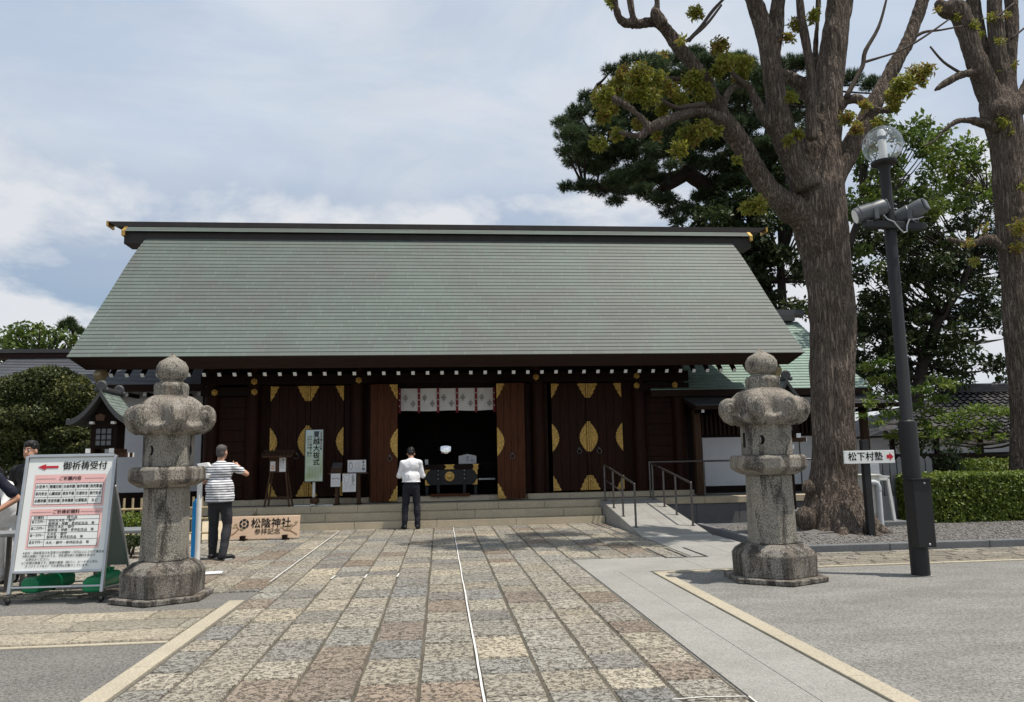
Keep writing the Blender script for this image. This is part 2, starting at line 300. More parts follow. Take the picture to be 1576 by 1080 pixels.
class MB:
    def __init__(s): s.v = []; s.f = []; s.c = []; s.t = []
    def add(s, vs, fs, col=None, tint=None):
        b = len(s.v); s.v += [tuple(v) for v in vs]; s.f += [tuple(b+i for i in f) for f in fs]
        s.c += [col or (1, 1, 1)]*len(fs); s.t += [0.5 if tint is None else tint]*len(fs); return s
    def box(s, x0, x1, y0, y1, z0, z1, col=None, tint=None):
        return s.add([(x0,y0,z0),(x1,y0,z0),(x1,y1,z0),(x0,y1,z0),(x0,y0,z1),(x1,y0,z1),(x1,y1,z1),(x0,y1,z1)],
                     [(0,3,2,1),(4,5,6,7),(0,1,5,4),(1,2,6,5),(2,3,7,6),(3,0,4,7)], col, tint)
    def obox(s, c, ax, ay, az):                         # oriented box: half axes
        c, ax, ay, az = map(Vector, (c, ax, ay, az)); vs = []
        for k in (-1, 1):
            for i, j in ((-1,-1),(1,-1),(1,1),(-1,1)): vs.append(c+ax*i+ay*j+az*k)
        return s.add(vs, [(0,3,2,1),(4,5,6,7),(0,1,5,4),(1,2,6,5),(2,3,7,6),(3,0,4,7)])
    def beam(s, a, b, w, h, up=(0, 0, 1)):
        a, b = Vector(a), Vector(b); d = (b-a); l = d.length/2; d.normalize()
        sd = d.cross(Vector(up)).normalized(); u = sd.cross(d)
        return s.obox((a+b)/2, d*l, sd*w/2, u*h/2)
    def tube(s, pts, rads, seg=10, caps=True):
        pts = [Vector(p) for p in pts]; n = len(pts)
        if isinstance(rads, (int, float)): rads = [rads]*n
        vs = []; ref = None
        for i, p in enumerate(pts):
            t = (pts[min(i+1, n-1)]-pts[max(i-1, 0)]).normalized()
            if ref is None: ref = t.orthogonal().normalized()
            ref = (ref - t*ref.dot(t)).normalized(); b = t.cross(ref)
            for j in range(seg):
                a = 2*math.pi*j/seg; vs.append(p+(ref*math.cos(a)+b*math.sin(a))*rads[i])
        fs = [(i*seg+j, i*seg+(j+1) % seg, (i+1)*seg+(j+1) % seg, (i+1)*seg+j) for i in range(n-1) for j in range(seg)]
        if caps: fs += [tuple(range(seg-1, -1, -1)), tuple(range((n-1)*seg, n*seg))]
        return s.add(vs, fs)
    def lathe(s, prof, seg=32, c=(0, 0, 0), rot=0.0):   # prof: (r, z) from bottom to top
        vs = []; fs = []; n = len(prof)
        for r, z in prof:
            for j in range(seg):
                a = 2*math.pi*j/seg+rot; vs.append((c[0]+max(r, 1e-4)*math.cos(a), c[1]+max(r, 1e-4)*math.sin(a), c[2]+z))
        for i in range(n-1):
            for j in range(seg): fs.append((i*seg+j, i*seg+(j+1) % seg, (i+1)*seg+(j+1) % seg, (i+1)*seg+j))
        fs += [tuple(range(seg-1, -1, -1)), tuple(range((n-1)*seg, n*seg))]
        return s.add(vs, fs)
    def ell(s, c, r, seg=16, rings=10, rot=None):
        vs = []; c = Vector(c)
        for i in range(rings+1):
            ph = math.pi*i/rings
            for j in range(seg):
                a = 2*math.pi*j/seg
                v = Vector((r[0]*math.sin(ph)*math.cos(a), r[1]*math.sin(ph)*math.sin(a), -r[2]*math.cos(ph)))
                if rot: v = rot @ v
                vs.append(c+v)
        fs = [(i*seg+j, i*seg+(j+1) % seg, (i+1)*seg+(j+1) % seg, (i+1)*seg+j) for i in range(rings) for j in range(seg)]
        return s.add(vs, fs)
    def cap(s, a, b, ra, rb, seg=12):
        a, b = Vector(a), Vector(b); d = (b-a).normalized()
        pts = []; rr = []
        for t in (-0.99, -0.7, -0.35, 0): pts.append(a+d*ra*t); rr.append(ra*math.sqrt(1-t*t))
        for t in (0, 0.35, 0.7, 0.99): pts.append(b+d*rb*t); rr.append(rb*math.sqrt(1-t*t))
        return s.tube(pts, rr, seg)
    def prism(s, poly, f0, f1):                          # poly of 2-D points; f0/f1 map 2-D to 3-D for the two faces
        n = len(poly); vs = [f0(*p) for p in poly]+[f1(*p) for p in poly]
        return s.add(vs, [tuple(range(n-1, -1, -1)), tuple(range(n, 2*n))]+[(i, (i+1) % n, n+(i+1) % n, n+i) for i in range(n)])
    def mesh(s, name, bevel=0, smooth=False):
        me = bpy.data.meshes.new(name); me.from_pydata(s.v, [], s.f)
        if any(c != (1, 1, 1) for c in s.c):
            a = me.attributes.new('col', 'FLOAT_COLOR', 'FACE'); a.data.foreach_set('color', [x for c in s.c for x in (*c, 1)])
        if any(t != 0.5 for t in s.t):
            a = me.attributes.new('tint', 'FLOAT', 'FACE'); a.data.foreach_set('value', s.t)
        bm = bmesh.new(); bm.from_mesh(me); bmesh.ops.recalc_face_normals(bm, faces=bm.faces)
        if bevel:
            es = [e for e in bm.edges if len(e.link_faces) == 2 and e.calc_face_angle(0) > 0.5]
            bmesh.ops.bevel(bm, geom=es, offset=bevel, segments=2, profile=0.5, affect='EDGES', clamp_overlap=True)
        bm.to_mesh(me); bm.free()
        if smooth: me.shade_smooth() if smooth is True else me.shade_auto(smooth) if hasattr(me, 'shade_auto') else me.shade_smooth()
        return me
    def build(s, name, mat, parent=None, bevel=0, smooth=False, local=False):
        me = s.mesh(name, bevel, smooth is True)
        o = link_mesh(name, me, mat, parent, local)
        if smooth and smooth is not True:
            me.set_sharp_from_angle(angle=smooth) if hasattr(me, 'set_sharp_from_angle') else None
            me.polygons.foreach_set('use_smooth', [True]*len(me.polygons))
        return o
SM = R_(40)
def fuse(mb, voxel, smooth=6, fac=0.5):
    """one continuous surface from overlapping volumes"""
    me = mb.mesh('tmp'); o = bpy.data.objects.new('tmp', me); COL.objects.link(o)
    r = o.modifiers.new('r', 'REMESH'); r.mode = 'VOXEL'; r.voxel_size = voxel
    if smooth:
        q = o.modifiers.new('s', 'SMOOTH'); q.iterations = smooth; q.factor = fac
    dg = bpy.context.evaluated_depsgraph_get(); dg.update()
    res = bpy.data.meshes.new_from_object(o.evaluated_get(dg)); bpy.data.objects.remove(o); bpy.data.meshes.remove(me)
    res.shade_smooth(); return res
_tcache = {}
def glyphs(txt, size, bold=0.0, align='CENTER'):
    """flat lettering: 2-D vertices and faces"""
    key = (txt, bold, align)
    if key not in _tcache:
        cu = bpy.data.curves.new('t', 'FONT'); cu.body = txt; cu.size = 1.0; cu.offset = bold; cu.align_x = align; cu.align_y = 'CENTER'
        cu.resolution_u = 3; cu.space_line = 1.12
        o = bpy.data.objects.new('t', cu); COL.objects.link(o)
        dg = bpy.context.evaluated_depsgraph_get(); dg.update()
        me = bpy.data.meshes.new_from_object(o.evaluated_get(dg))
        _tcache[key] = ([(v.co.x, v.co.y) for v in me.vertices], [tuple(p.vertices) for p in me.polygons])
        bpy.data.objects.remove(o); bpy.data.curves.remove(cu); bpy.data.meshes.remove(me)
    vs, fs = _tcache[key]
    return [(x*size, y*size) for x, y in vs], fs
def write(mb, txt, size, fr, x, y, bold=0.0, align='CENTER', width=None):
    """fr maps board (x, y) to the place; width squeezes the line to fit"""
    vs, fs = glyphs(txt, size, 0.0, align)
    if not vs: return
    sx = 1.0
    if width:
        w = max(v[0] for v in vs)-min(v[0] for v in vs); sx = width/w if w > 1e-6 else 1
    k_ = bold*size*0.9
    for dx, dy in ([(0, 0)] if bold < 0.005 else [(-k_, 0), (k_, 0), (0, k_*0.7), (0, -k_*0.7)]):
        mb.add([fr(x+v[0]*sx+dx, y+v[1]+dy) for v in vs], fs)
def leaves(name, pts, size, mat, parent, up=0.5, out=None, narrow=0.5, jitter=0.35, tint=None):
    """many separate small leaves, each a folded pair of faces"""
    pts = np.asarray(pts, float); n = len(pts)
    nr = rng.normal(size=(n, 3)); nr /= np.linalg.norm(nr, axis=1)[:, None]
    nr[:, 2] += up
    if out is not None: nr += out
    nr /= np.linalg.norm(nr, axis=1)[:, None]+1e-9
    d = rng.normal(size=(n, 3)); d[:, 2] -= 0.4; d -= nr*(d*nr).sum(1)[:, None]; d /= np.linalg.norm(d, axis=1)[:, None]+1e-9
    sd = np.cross(nr, d); s = (size*(1+jitter*rng.normal(size=n)).clip(0.4, 1.8))[:, None]
    v = np.empty((n, 4, 3)); v[:, 0] = pts; v[:, 2] = pts+d*s; mid = pts+d*s*0.45+nr*s*0.10
    v[:, 1] = mid+sd*s*narrow*0.5; v[:, 3] = mid-sd*s*narrow*0.5
    b = np.arange(n)[:, None]*4; fc = np.concatenate([b+np.array([[0, 1, 2]]), b+np.array([[0, 2, 3]])], 1).reshape(-1, 3)
    t = rng.random(n) if tint is None else np.clip(tint+0.22*rng.normal(size=n), 0, 1)
    return tri_mesh(name, v.reshape(-1, 3), fc, np.repeat(t, 2), mat, parent)
def tri_mesh(name, v, fc, t, mat, parent):
    me = bpy.data.meshes.new(name); nf = len(fc)
    me.vertices.add(len(v)); me.vertices.foreach_set('co', v.astype(np.float32).ravel())
    me.loops.add(nf*3); me.loops.foreach_set('vertex_index', fc.astype(np.int32).ravel())
    me.polygons.add(nf); me.polygons.foreach_set('loop_start', np.arange(nf, dtype=np.int32)*3)
    me.update(calc_edges=True)
    a = me.attributes.new('tint', 'FLOAT', 'FACE'); a.data.foreach_set('value', t.astype(np.float32))
    return link_mesh(name, me, mat, parent)
def clump_pts(c, r, n, shell=0.5):
    d = rng.normal(size=(n, 3)); d /= np.linalg.norm(d, axis=1)[:, None]
    q = (shell+(1-shell)*rng.random(n))**0.7 if shell else rng.random(n)**0.4
    return np.array(c)+d*np.array(r)*q[:, None]
def needles(name, tufts, dirs, mat, parent, ln=0.24, k=10, w=0.03, tint=None):
    n = len(tufts); T = np.repeat(np.asarray(tufts), k, 0); D = np.repeat(np.asarray(dirs), k, 0)
    d = D+0.75*rng.normal(size=(n*k, 3)); d /= np.linalg.norm(d, axis=1)[:, None]
    sd = np.cross(d, rng.normal(size=(n*k, 3))); sd /= np.linalg.norm(sd, axis=1)[:, None]
    l = ln*(0.7+0.5*rng.random(n*k))[:, None]
    v = np.empty((n*k, 3, 3)); v[:, 0] = T-sd*w/2; v[:, 1] = T+sd*w/2; v[:, 2] = T+d*l
    t = np.repeat(rng.random(n) if tint is None else tint, k)
    return tri_mesh(name, v.reshape(-1, 3), np.arange(n*k*3).reshape(-1, 3), t, mat, parent)
def bez(a, m, b, n=7):
    a, m, b = Vector(a), Vector(m), Vector(b)
    return [a*(1-t)**2+m*2*t*(1-t)+b*t*t for t in [i/(n-1) for i in range(n)]]

# ================================================================== THE SETTING
def ground_sheet(name, mat, x0, x1, y0, y1, z, th=0.02):
    return tag(MB().box(x0, x1, y0, y1, z-th, z).build(name, mat), kind='structure')
tag(MB().box(-1500, 1500, -1500, 2500, -1.0, -0.25).build('ground', 'earth'), kind='structure')
b = MB()
b.box(-40, 2.82, -14, 18.2, -0.249, -0.004); b.box(2.82, 4.98, 9.8, 18.2, -0.249, -0.004)
b.build('asphalt_yard', 'asphalt')['kind'] = 'structure'
ground_sheet('aggregate_yard', 'aggr', 2.82, 40, -14, 9.8, -0.004, 0.245)
b = MB(); b.box(4.98, 40, 9.8, 11.12, -0.249, -0.008); b.build('cobble_bedding', 'mortar')['kind'] = 'structure'

PAL = [(0.40, 0.365, 0.295), (0.355, 0.335, 0.285), (0.385, 0.35, 0.285), (0.32, 0.305, 0.265), (0.345, 0.32, 0.265), (0.28, 0.225, 0.175), (0.46, 0.41, 0.315), (0.255, 0.245, 0.225), (0.385, 0.35, 0.285), (0.35, 0.315, 0.25), (0.31, 0.295, 0.255)]
def pave(mb, u0, u1, v0, v1, uw, vr, pal, along='Y', joint=0.020, z=0.0, h=0.014, skip=None, lines=None):
    """stone blocks in courses; along the course the lengths vary"""
    us = lines or [u0+i*(u1-u0)/max(1, round((u1-u0)/uw)) for i in range(max(1, round((u1-u0)/uw))+1)]
    for a, c in zip(us[:-1], us[1:]):
        v = v0-random.random()*vr[0]
        while v < v1:
            w = random.uniform(*vr); s0, s1 = max(v, v0), min(v+w, v1); v += w
            if s1-s0 < 0.06: continue
            m = ((a+c)/2, (s0+s1)/2) if along == 'Y' else ((s0+s1)/2, (a+c)/2)
            if skip and skip(*m): continue
            j = lambda: random.uniform(-0.006, 0.006); q = joint/2; e = 0.007; zz = z+random.uniform(-0.003, 0.003)
            o = [(a+q+j(), s0+q*0.95+j()), (c-q+j(), s0+q*0.95+j()), (c-q+j(), s1-q*0.95+j()), (a+q+j(), s1-q*0.95+j())]
            i_ = [(o[0][0]+e, o[0][1]+e), (o[1][0]-e, o[1][1]+e), (o[2][0]-e, o[2][1]-e), (o[3][0]+e, o[3][1]-e)]
            vs = [(*p, zz-h) for p in o]+[(*p, zz) for p in i_]
            if along != 'Y': vs = [(y, x, zc) for x, y, zc in vs]
            col = random.choice(pal); f = random.uniform(0.80, 1.08); g = random.uniform(-0.008, 0.008)
            mb.add(vs, [(4, 5, 6, 7), (0, 1, 5, 4), (1, 2, 6, 5), (2, 3, 7, 6), (3, 0, 4, 7)], (col[0]*f+g, col[1]*f, col[2]*f-g))
LX = [-2.10, -1.79, -1.38, -0.97, -0.56, -0.15, 0.26, 0.67, 1.08, 1.47, 1.86]
b = MB(); b.box(-2.11, 1.87, -3, 16.9, -0.010, -0.004+0.0005); b.box(-9, -2.11, 9.35, 16.9, -0.010, -0.0035); b.box(1.87, 3.62, 11.15, 16.9, -0.010, -0.0035)
b.box(-14, -2.29, 6.95, 8.42, -0.010, -0.0035)
b.build('paving_joints', 'mortar')['kind'] = 'structure'
b = MB(); pave(b, 0, 0, 2.0, 16.9, 0, (0.32, 0.72), PAL, lines=LX, z=0.008)
pave(b, 0, 0, 11.15, 16.9, 0, (0.4, 0.8), PAL, lines=[1.86, 2.30, 2.74, 3.18, 3.62], z=0.008)
pave(b, 0, 0, 9.35, 16.9, 0, (0.4, 0.8), PAL, lines=[-8.9+0.4*i for i in range(18)], z=0.008)
b.build('stone_path', 'blocks')['kind'] = 'structure'
b = MB(); PT = [(0.38, 0.335, 0.255), (0.33, 0.30, 0.235), (0.40, 0.36, 0.28), (0.30, 0.275, 0.22)]
pave(b, 7.02, 8.36, -14, -2.30, 0.45, (0.6, 1.1), PT, along='X', z=0.008)
b.build('side_path', 'cobble')['kind'] = 'structure'
b = MB(); pave(b, 9.86, 11.08, 5.0, 26, 0.17, (0.25, 0.6), [(0.27, 0.245, 0.20), (0.23, 0.21, 0.175), (0.31, 0.28, 0.225), (0.25, 0.225, 0.18)], along='X', z=0.004, joint=0.03)
b.build('cobbled_strip', 'cobble')['kind'] = 'structure'
# smooth flags, edging and white joints
b = MB()
def flags(x0, x1, y0, y1, nx, ly):
    xs = [x0+(x1-x0)*i/nx for i in range(nx+1)]
    for i in range(nx):
        y = y0
        while y < y1-0.05:
            y2 = min(y+ly, y1); b.box(xs[i]+0.003, xs[i+1]-0.003, y+0.002, y2-0.002, -0.012, 0.006); y = y2
flags(1.885, 2.66, -3, 9.86, 2, 6.5); flags(1.885, 4.98, 9.86, 11.14, 2, 6.0); flags(3.64, 4.98, 11.14, 13.78, 2, 3.0)
b.build('flagstone_walk', 'flag')['kind'] = 'structure'
b = MB()
for y in np.arange(-3, 9.7, 1.15): b.box(2.67, 2.82, y+0.004, min(y+1.146, 9.72), -0.02, 0.02)
for x in np.arange(2.83, 24, 1.25): b.box(x+0.004, x+1.246, 9.72, 9.80, -0.02, 0.012)
for y in np.arange(-3, 8.75, 1.3): b.box(-2.28, -2.12, y+0.004, min(y+1.296, 8.75), -0.02, 0.016)
b.box(-14, -2.30, 6.90, 6.96, -0.02, 0.010)
b.build('edging_stone', 'kerb', bevel=0.006)['kind'] = 'structure'
b = MB()
def string(pts, w=0.013):
    for p, q in zip(pts[:-1], pts[1:]):
        d = (Vector(q)-Vector(p)).normalized(); s = Vector((-d.y, d.x))*w/2
        b.add([(p[0]-s.x, p[1]-s.y, .0125), (q[0]-s.x, q[1]-s.y, .0125), (q[0]+s.x, q[1]+s.y, .0125), (p[0]+s.x, p[1]+s.y, .0125)], [(0, 1, 2, 3)])
wob = lambda x, y0, y1, st=0.25: [(x+random.uniform(-0.003, 0.003), y) for y in np.arange(y0, y1, st)]
string(wob(0.262, 2.0, 16.9), 0.016); string(wob(-2.12, 10.0, 16.6), 0.017)
string([(1.40, 4.78), (1.62, 4.80), (1.86, 4.77)], 0.012); string([(1.88, 4.77), (1.87, 4.3), (1.885, 3.6)], 0.012)
for x in (-1.38, -0.97, -0.56): string([(x, 10.05), (x+0.01, 10.35)], 0.02)
b.build('white_joint_line', simple('white_joint_filler', (0.66, 0.65, 0.62), (0.55, 0.54, 0.5), 20, 0.8))['kind'] = 'structure'
# tree bed
b = MB()
for x in np.arange(5.1, 26, 1.6): b.box(x+0.004, x+1.596, 11.12, 11.26, -0.2, 0.10)
for y in np.arange(11.26, 15.1, 1.3): b.box(5.1, 5.22, y+0.004, min(y+1.296, 15.2), -0.2, 0.10)
b.box(5.22, 9.6, 15.1, 15.2, -0.2, 0.08)
b.build('bed_kerb', 'base_block', bevel=0.012)['kind'] = 'structure'
nx, ny = 90, 40; xs = np.linspace(5.22, 26, nx); ys = np.linspace(11.26, 15.1, ny); b = MB(); TR = Vector((6.55, 12.75))
vs = [(x, y, 0.045+0.025*math.sin(x*3)*math.cos(y*2.3)+0.20*math.exp(-((x-TR.x)**2+(y-TR.y)**2)/0.7)) for y in ys for x in xs]
b.add(vs, [(j*nx+i, j*nx+i+1, (j+1)*nx+i+1, (j+1)*nx+i) for j in range(ny-1) for i in range(nx-1)])
b.build('tree_bed_soil', 'gravel', smooth=True)['kind'] = 'structure'
b = MB(); b.box(9.6, 40, 15.1, 40, -0.25, 0.03); b.build('garden_soil', 'earth')['kind'] = 'structure'
n = 9000; px = rng.uniform(5.25, 14.5, n); py = 11.28+3.6*rng.random(n)**1.6; r = rng.uniform(0.008, 0.022, n)
keep = ((px-TR.x)**2+(py-TR.y)**2) > 0.55; px, py, r = px[keep], py[keep], r[keep]; n = len(px)
oc = np.array([[1, 0, 0], [0, 1, 0], [-1, 0, 0], [0, -1, 0], [0, 0, 0.7], [0, 0, -0.7]]); of = np.array([[0, 1, 4], [1, 2, 4], [2, 3, 4], [3, 0, 4], [1, 0, 5], [2, 1, 5], [3, 2, 5], [0, 3, 5]])
ang = rng.uniform(0, 6.28, n); ca, sa = np.cos(ang), np.sin(ang)
vv = oc[None]*(r[:, None, None]*(0.7+0.6*rng.random((n, 6, 1)))); rot = np.stack([vv[..., 0]*ca[:, None]-vv[..., 1]*sa[:, None], vv[..., 0]*sa[:, None]+vv[..., 1]*ca[:, None], vv[..., 2]], -1)
zz = 0.05+0.025*np.sin(px*3)*np.cos(py*2.3)+0.20*np.exp(-((px-TR.x)**2+(py-TR.y)**2)/0.7)
rot += np.stack([px, py, zz], -1)[:, None]
k = MatB('loose_gravel'); t = k.attr('tint').outputs['Fac']; gm = k.done(k.mix(t, (0.09, 0.085, 0.08), (0.30, 0.28, 0.26)), 0.9)
o = tri_mesh('gravel', rot.reshape(-1, 3), (np.arange(n)[:, None, None]*6+of[None]).reshape(-1, 3), np.repeat(rng.random(n), 8), gm, None); o['kind'] = 'stuff'
# small steel drain slots
b = MB(); q = G(1040, 851)
for i in range(3): b.box(q.x-0.32+0.30*i, q.x-0.285+0.30*i, q.y-0.55, q.y+0.55, 0.0, 0.013)
b.box(q.x-0.284, q.x+0.279, q.y-0.55, q.y-0.52, 0, .0128)
tag(b.build('drain_cover', 'pole', bevel=0.003), 'dark drain cover strips set flush in the paving before the ramp', 'drain cover')

# ================================================================== SHRINE HALL
hall = thing('shrine_hall', (0.25, 18.8, 0), 'long dark timber shrine hall under a big green copper roof', 'shrine hall')
EY, EZ, RY, RZ = 16.4, 3.70, 20.1, 7.54
def roof_pt(s): return EY+(RY-EY)*s, EZ+(RZ-EZ)*s-0.13*math.sin(math.pi*s)
HX0, HX1 = 0.27-7.96, 0.27+7.96
def verge(s): return 0.10*s**3+0.22*s**10
prof = [roof_pt(i/12) for i in range(13)]; back = [(2*RY-y, z) for y, z in prof[::-1]][1:]
top = prof+back; slab = MB()
low = [(y+0.24 if i == 0 else y+0.15, z-0.235 if i == 0 else z-0.27) for i, (y, z) in enumerate(prof)]
low = low+[(2*RY-y, z) for y, z in low[::-1]][1:]
for (T, B, x0, x1, i0, i1) in ((top, low, HX0, HX1, 0.28, 0.28),):
    n = len(T); sarr = [i/12 for i in range(13)]+[1-i/12 for i in range(1, 13)]
    vs = [(x0+verge(s), y, z) for (y, z), s in zip(T, sarr)]+[(x1-verge(s), y, z) for (y, z), s in zip(T, sarr)]+[(x0+i0, y, z) for y, z in B]+[(x1-i1, y, z) for y, z in B]
    fs = []
    for i in range(n-1): fs += [(i, i+1, n+i+1, n+i), (2*n+i, 3*n+i, 3*n+i+1, 2*n+i+1), (i, 2*n+i, 2*n+i+1, i+1), (n+i, n+i+1, 3*n+i+1, 3*n+i)]
    fs += [(0, n, 3*n, 2*n), (n-1, 3*n-1, 4*n-1, 2*n-1)]
    slab.add(vs, fs)
slab.build('roof_slab', 'fascia', hall)
def courses(mb, pt, x0, x1, n, panel, lip, vg=lambda s: 0, nrm=(0, -0.7, 0.7), seam=0.022):
    for i in range(n):
        s0, s1 = i/n, (i+1)/n; (y0, z0), (y1, z1) = pt(s0), pt(s1)
        t = Vector((0, y1-y0, z1-z0)).normalized(); nn = Vector((0, -t.z, t.y))
        a = Vector((0, y0, z0))+nn*lip; c = Vector((0, y1, z1))+nn*0.004; f = Vector((0, y0, z0))-nn*0.001
        xa, xb = x0+vg(s0)-0.01, x1-vg(s0)+0.01; x = xa-random.random()*panel; rt = random.uniform(-0.1, 0.1)
        while x < xb:
            for w, tn in ((panel-seam, min(1, max(0, 0.5+rt*.7+random.uniform(-0.11, 0.11)))), (seam, 0.95)):
                p, q = max(x, xa), min(x+w, xb); x += w
                if q-p < 1e-4: continue
                mb.add([(p, a.y, a.z), (q, a.y, a.z), (q, c.y, c.z), (p, c.y, c.z), (p, f.y, f.z), (q, f.y, f.z)], [(0, 1, 2, 3), (4, 5, 1, 0)], None, tn+1e-4)
b = MB(); courses(b, roof_pt, HX0, HX1, 36, 0.78, 0.015, verge); b.build('roof', 'copper', hall)
b = MB(); courses(b, lambda s: (2*RY-roof_pt(s)[0], roof_pt(s)[1]), HX0, HX1, 16, 2.5, -0.02, verge); b.build('back_roof', 'copper', hall)
rx0, rx1 = -8.08, 8.62
MB().box(rx0, rx1, RY-0.28, RY+0.28, 7.10, 7.41).build('ridge_beam', 'ridge_metal', hall, bevel=0.008)
b = MB()
for k_ in range(3):
    z0, z1 = 7.415+0.054*k_, 7.415+0.054*(k_+1); y0, y1 = 0.36-0.06*k_, 0.36-0.06*(k_+1); x = rx0-0.02
    while x < rx1:
        q = min(x+0.78+0.4*(x == rx0-0.02)*k_/3, rx1+0.02)
        for sg in (-1, 1): b.add([(x, RY+sg*y0, z0+0.010), (q, RY+sg*y0, z0+0.010), (q, RY+sg*y1, z1), (x, RY+sg*y1, z1), (x, RY+sg*y0, z0), (q, RY+sg*y0, z0)], [(0, 1, 2, 3), (4, 5, 1, 0)], None, random.uniform(0.35, 0.7))
        x = q
b.build('ridge_cover', 'copper', hall)
b = MB(); b.add([(-8.55, RY-.19, 7.72), (9.16, RY-.19, 7.72), (9.16, RY+.19, 7.72), (-8.55, RY+.19, 7.72), (-8.3, RY-.19, 7.585), (8.9, RY-.19, 7.585), (8.9, RY+.19, 7.585), (-8.3, RY+.19, 7.585)], [(0, 1, 2, 3), (7, 6, 5, 4), (0, 4, 5, 1), (1, 5, 6, 2), (2, 6, 7, 3), (3, 7, 4, 0)])
b.build('ridge_log', 'ridge_metal', hall)
for x, s in ((-8.55, -1), (9.16, 1)):
    b = MB(); b.box(min(x-.03*s, x+0.02*s), max(x-.03*s, x+0.02*s), RY-0.20, RY+0.20, 7.60, 7.73); b.build('gold_cap', 'gold_plain', hall)
for x, s in ((rx0, -1), (rx1, 1)):
    b = MB(); b.prism([(RY-0.37, 7.30), (RY+0.37, 7.30), (RY+0.37, 7.43), (RY+0.18, 7.59), (RY-0.18, 7.59), (RY-0.37, 7.43)], lambda y, z: (x-.05*s, y, z), lambda y, z: (x+0.035*s, y, z)); b.build('gold_cap', 'gold_plain', hall)
# barge boards with gilded feet
for X in (HX0+0.48, HX1-0.48):
    pts = [(roof_pt(s)[0]+0.36, roof_pt(s)[1]-0.44) for s in (0.03, 0.3, 0.6, 1.0)]
    for sg in (1, -1):
        b = MB()
        for (y0, z0), (y1, z1) in zip(pts[:-1], pts[1:]):
            if sg < 0: y0, y1 = 2*RY-y0, 2*RY-y1
            b.beam((X, y0, z0), (X, y1, z1), 0.09, 0.26)
        bb = b.build('barge_board', 'wood_dark', hall)
        if sg > 0:
            (y0, z0), (y1, z1) = pts[0], pts[1]; d = Vector((0, y1-y0, z1-z0)).normalized()
            MB().beam(Vector((X, y0, z0))-d*0.16, Vector((X, y0, z0))+d*0.22, 0.11, 0.28).build('gold_foot', 'bamboo', bb)
# gable walls and body
for X in (-5.62, 6.12):
    MB().prism([(18.86, .5), (21.6, .5), (21.6, 4.9), (20.1, 6.9), (18.86, 5.3)], lambda y, z: (X-0.06, y, z), lambda y, z: (X+0.06, y, z)).build('side_wall', 'wood_dark', hall)
MB().box(-5.62, 6.12, 21.62, 21.74, 0.5, 5.0).build('back_wall', 'wood_dark', hall)
MB().box(-5.5, 6.0, 18.9, 21.6, 0.5, 0.588).build('inner_floor', 'wood_dark', hall)
MB().box(-5.5, 6.0, 18.95, 21.55, 3.55, 3.62).build('inner_ceiling', 'wood_dark', hall)
# stone platform, steps and sill stones
plat = MB().box(-6.4, 9.6, 17.95, 18.7, -0.26, 0.470)
plat.box(-5.1, 4.97, 17.60, 17.95, -0.26, 0.47)
pf = plat.build('stone_platform', 'base_block', hall)
def course_x(mb, x0, x1, y0, y1, z0, z1, ln):
    x = x0
    while x < x1-0.02:
        q = min(x+ln*random.uniform(0.85, 1.2), x1)
        if x1-q < 0.4: q = x1
        mb.box(x+0.003, q-0.003, y0, y1, z0, z1); x = q
b = MB(); course_x(b, -4.05, 3.62, 17.57, 18.0, 0.325, 0.475, 1.05); course_x(b, 3.62, 9.6, 17.57, 18.0, 0.325, 0.475, 1.3); course_x(b, -6.4, -4.05, 17.57, 18.0, 0.325, 0.475, 1.05)
b.build('coping_stone', 'step', pf, bevel=0.008)
b = MB(); course_x(b, 4.97, 9.6, 17.60, 17.945, -0.26, 0.322, 0.95); b.build('base_course', 'base_block', pf, bevel=0.006)
b = MB(); course_x(b, -6.4, -5.1, 17.60, 17.945, -0.26, 0.322, 0.65); b.build('base_course', 'base_block', pf, bevel=0.006)
for y, z0, z1, ln in ((17.24, 0.155, 0.322, 1.7), (16.90, -0.1, 0.152, 2.0)):
    b = MB(); course_x(b, -4.05, 3.62, y, y+0.42, z0, z1, ln); b.build('step', 'step', hall, bevel=0.008)
b = MB(); course_x(b, -5.7, -1.68, 18.45, 18.68, 0.471, 0.60, 1.2); course_x(b, 2.08, 6.2, 18.45, 18.68, 0.471, 0.60, 0.9); course_x(b, -1.68, 2.08, 18.50, 18.9, 0.471, 0.585, 1.4)
b.build('sill_stone', 'step', hall, bevel=0.006)
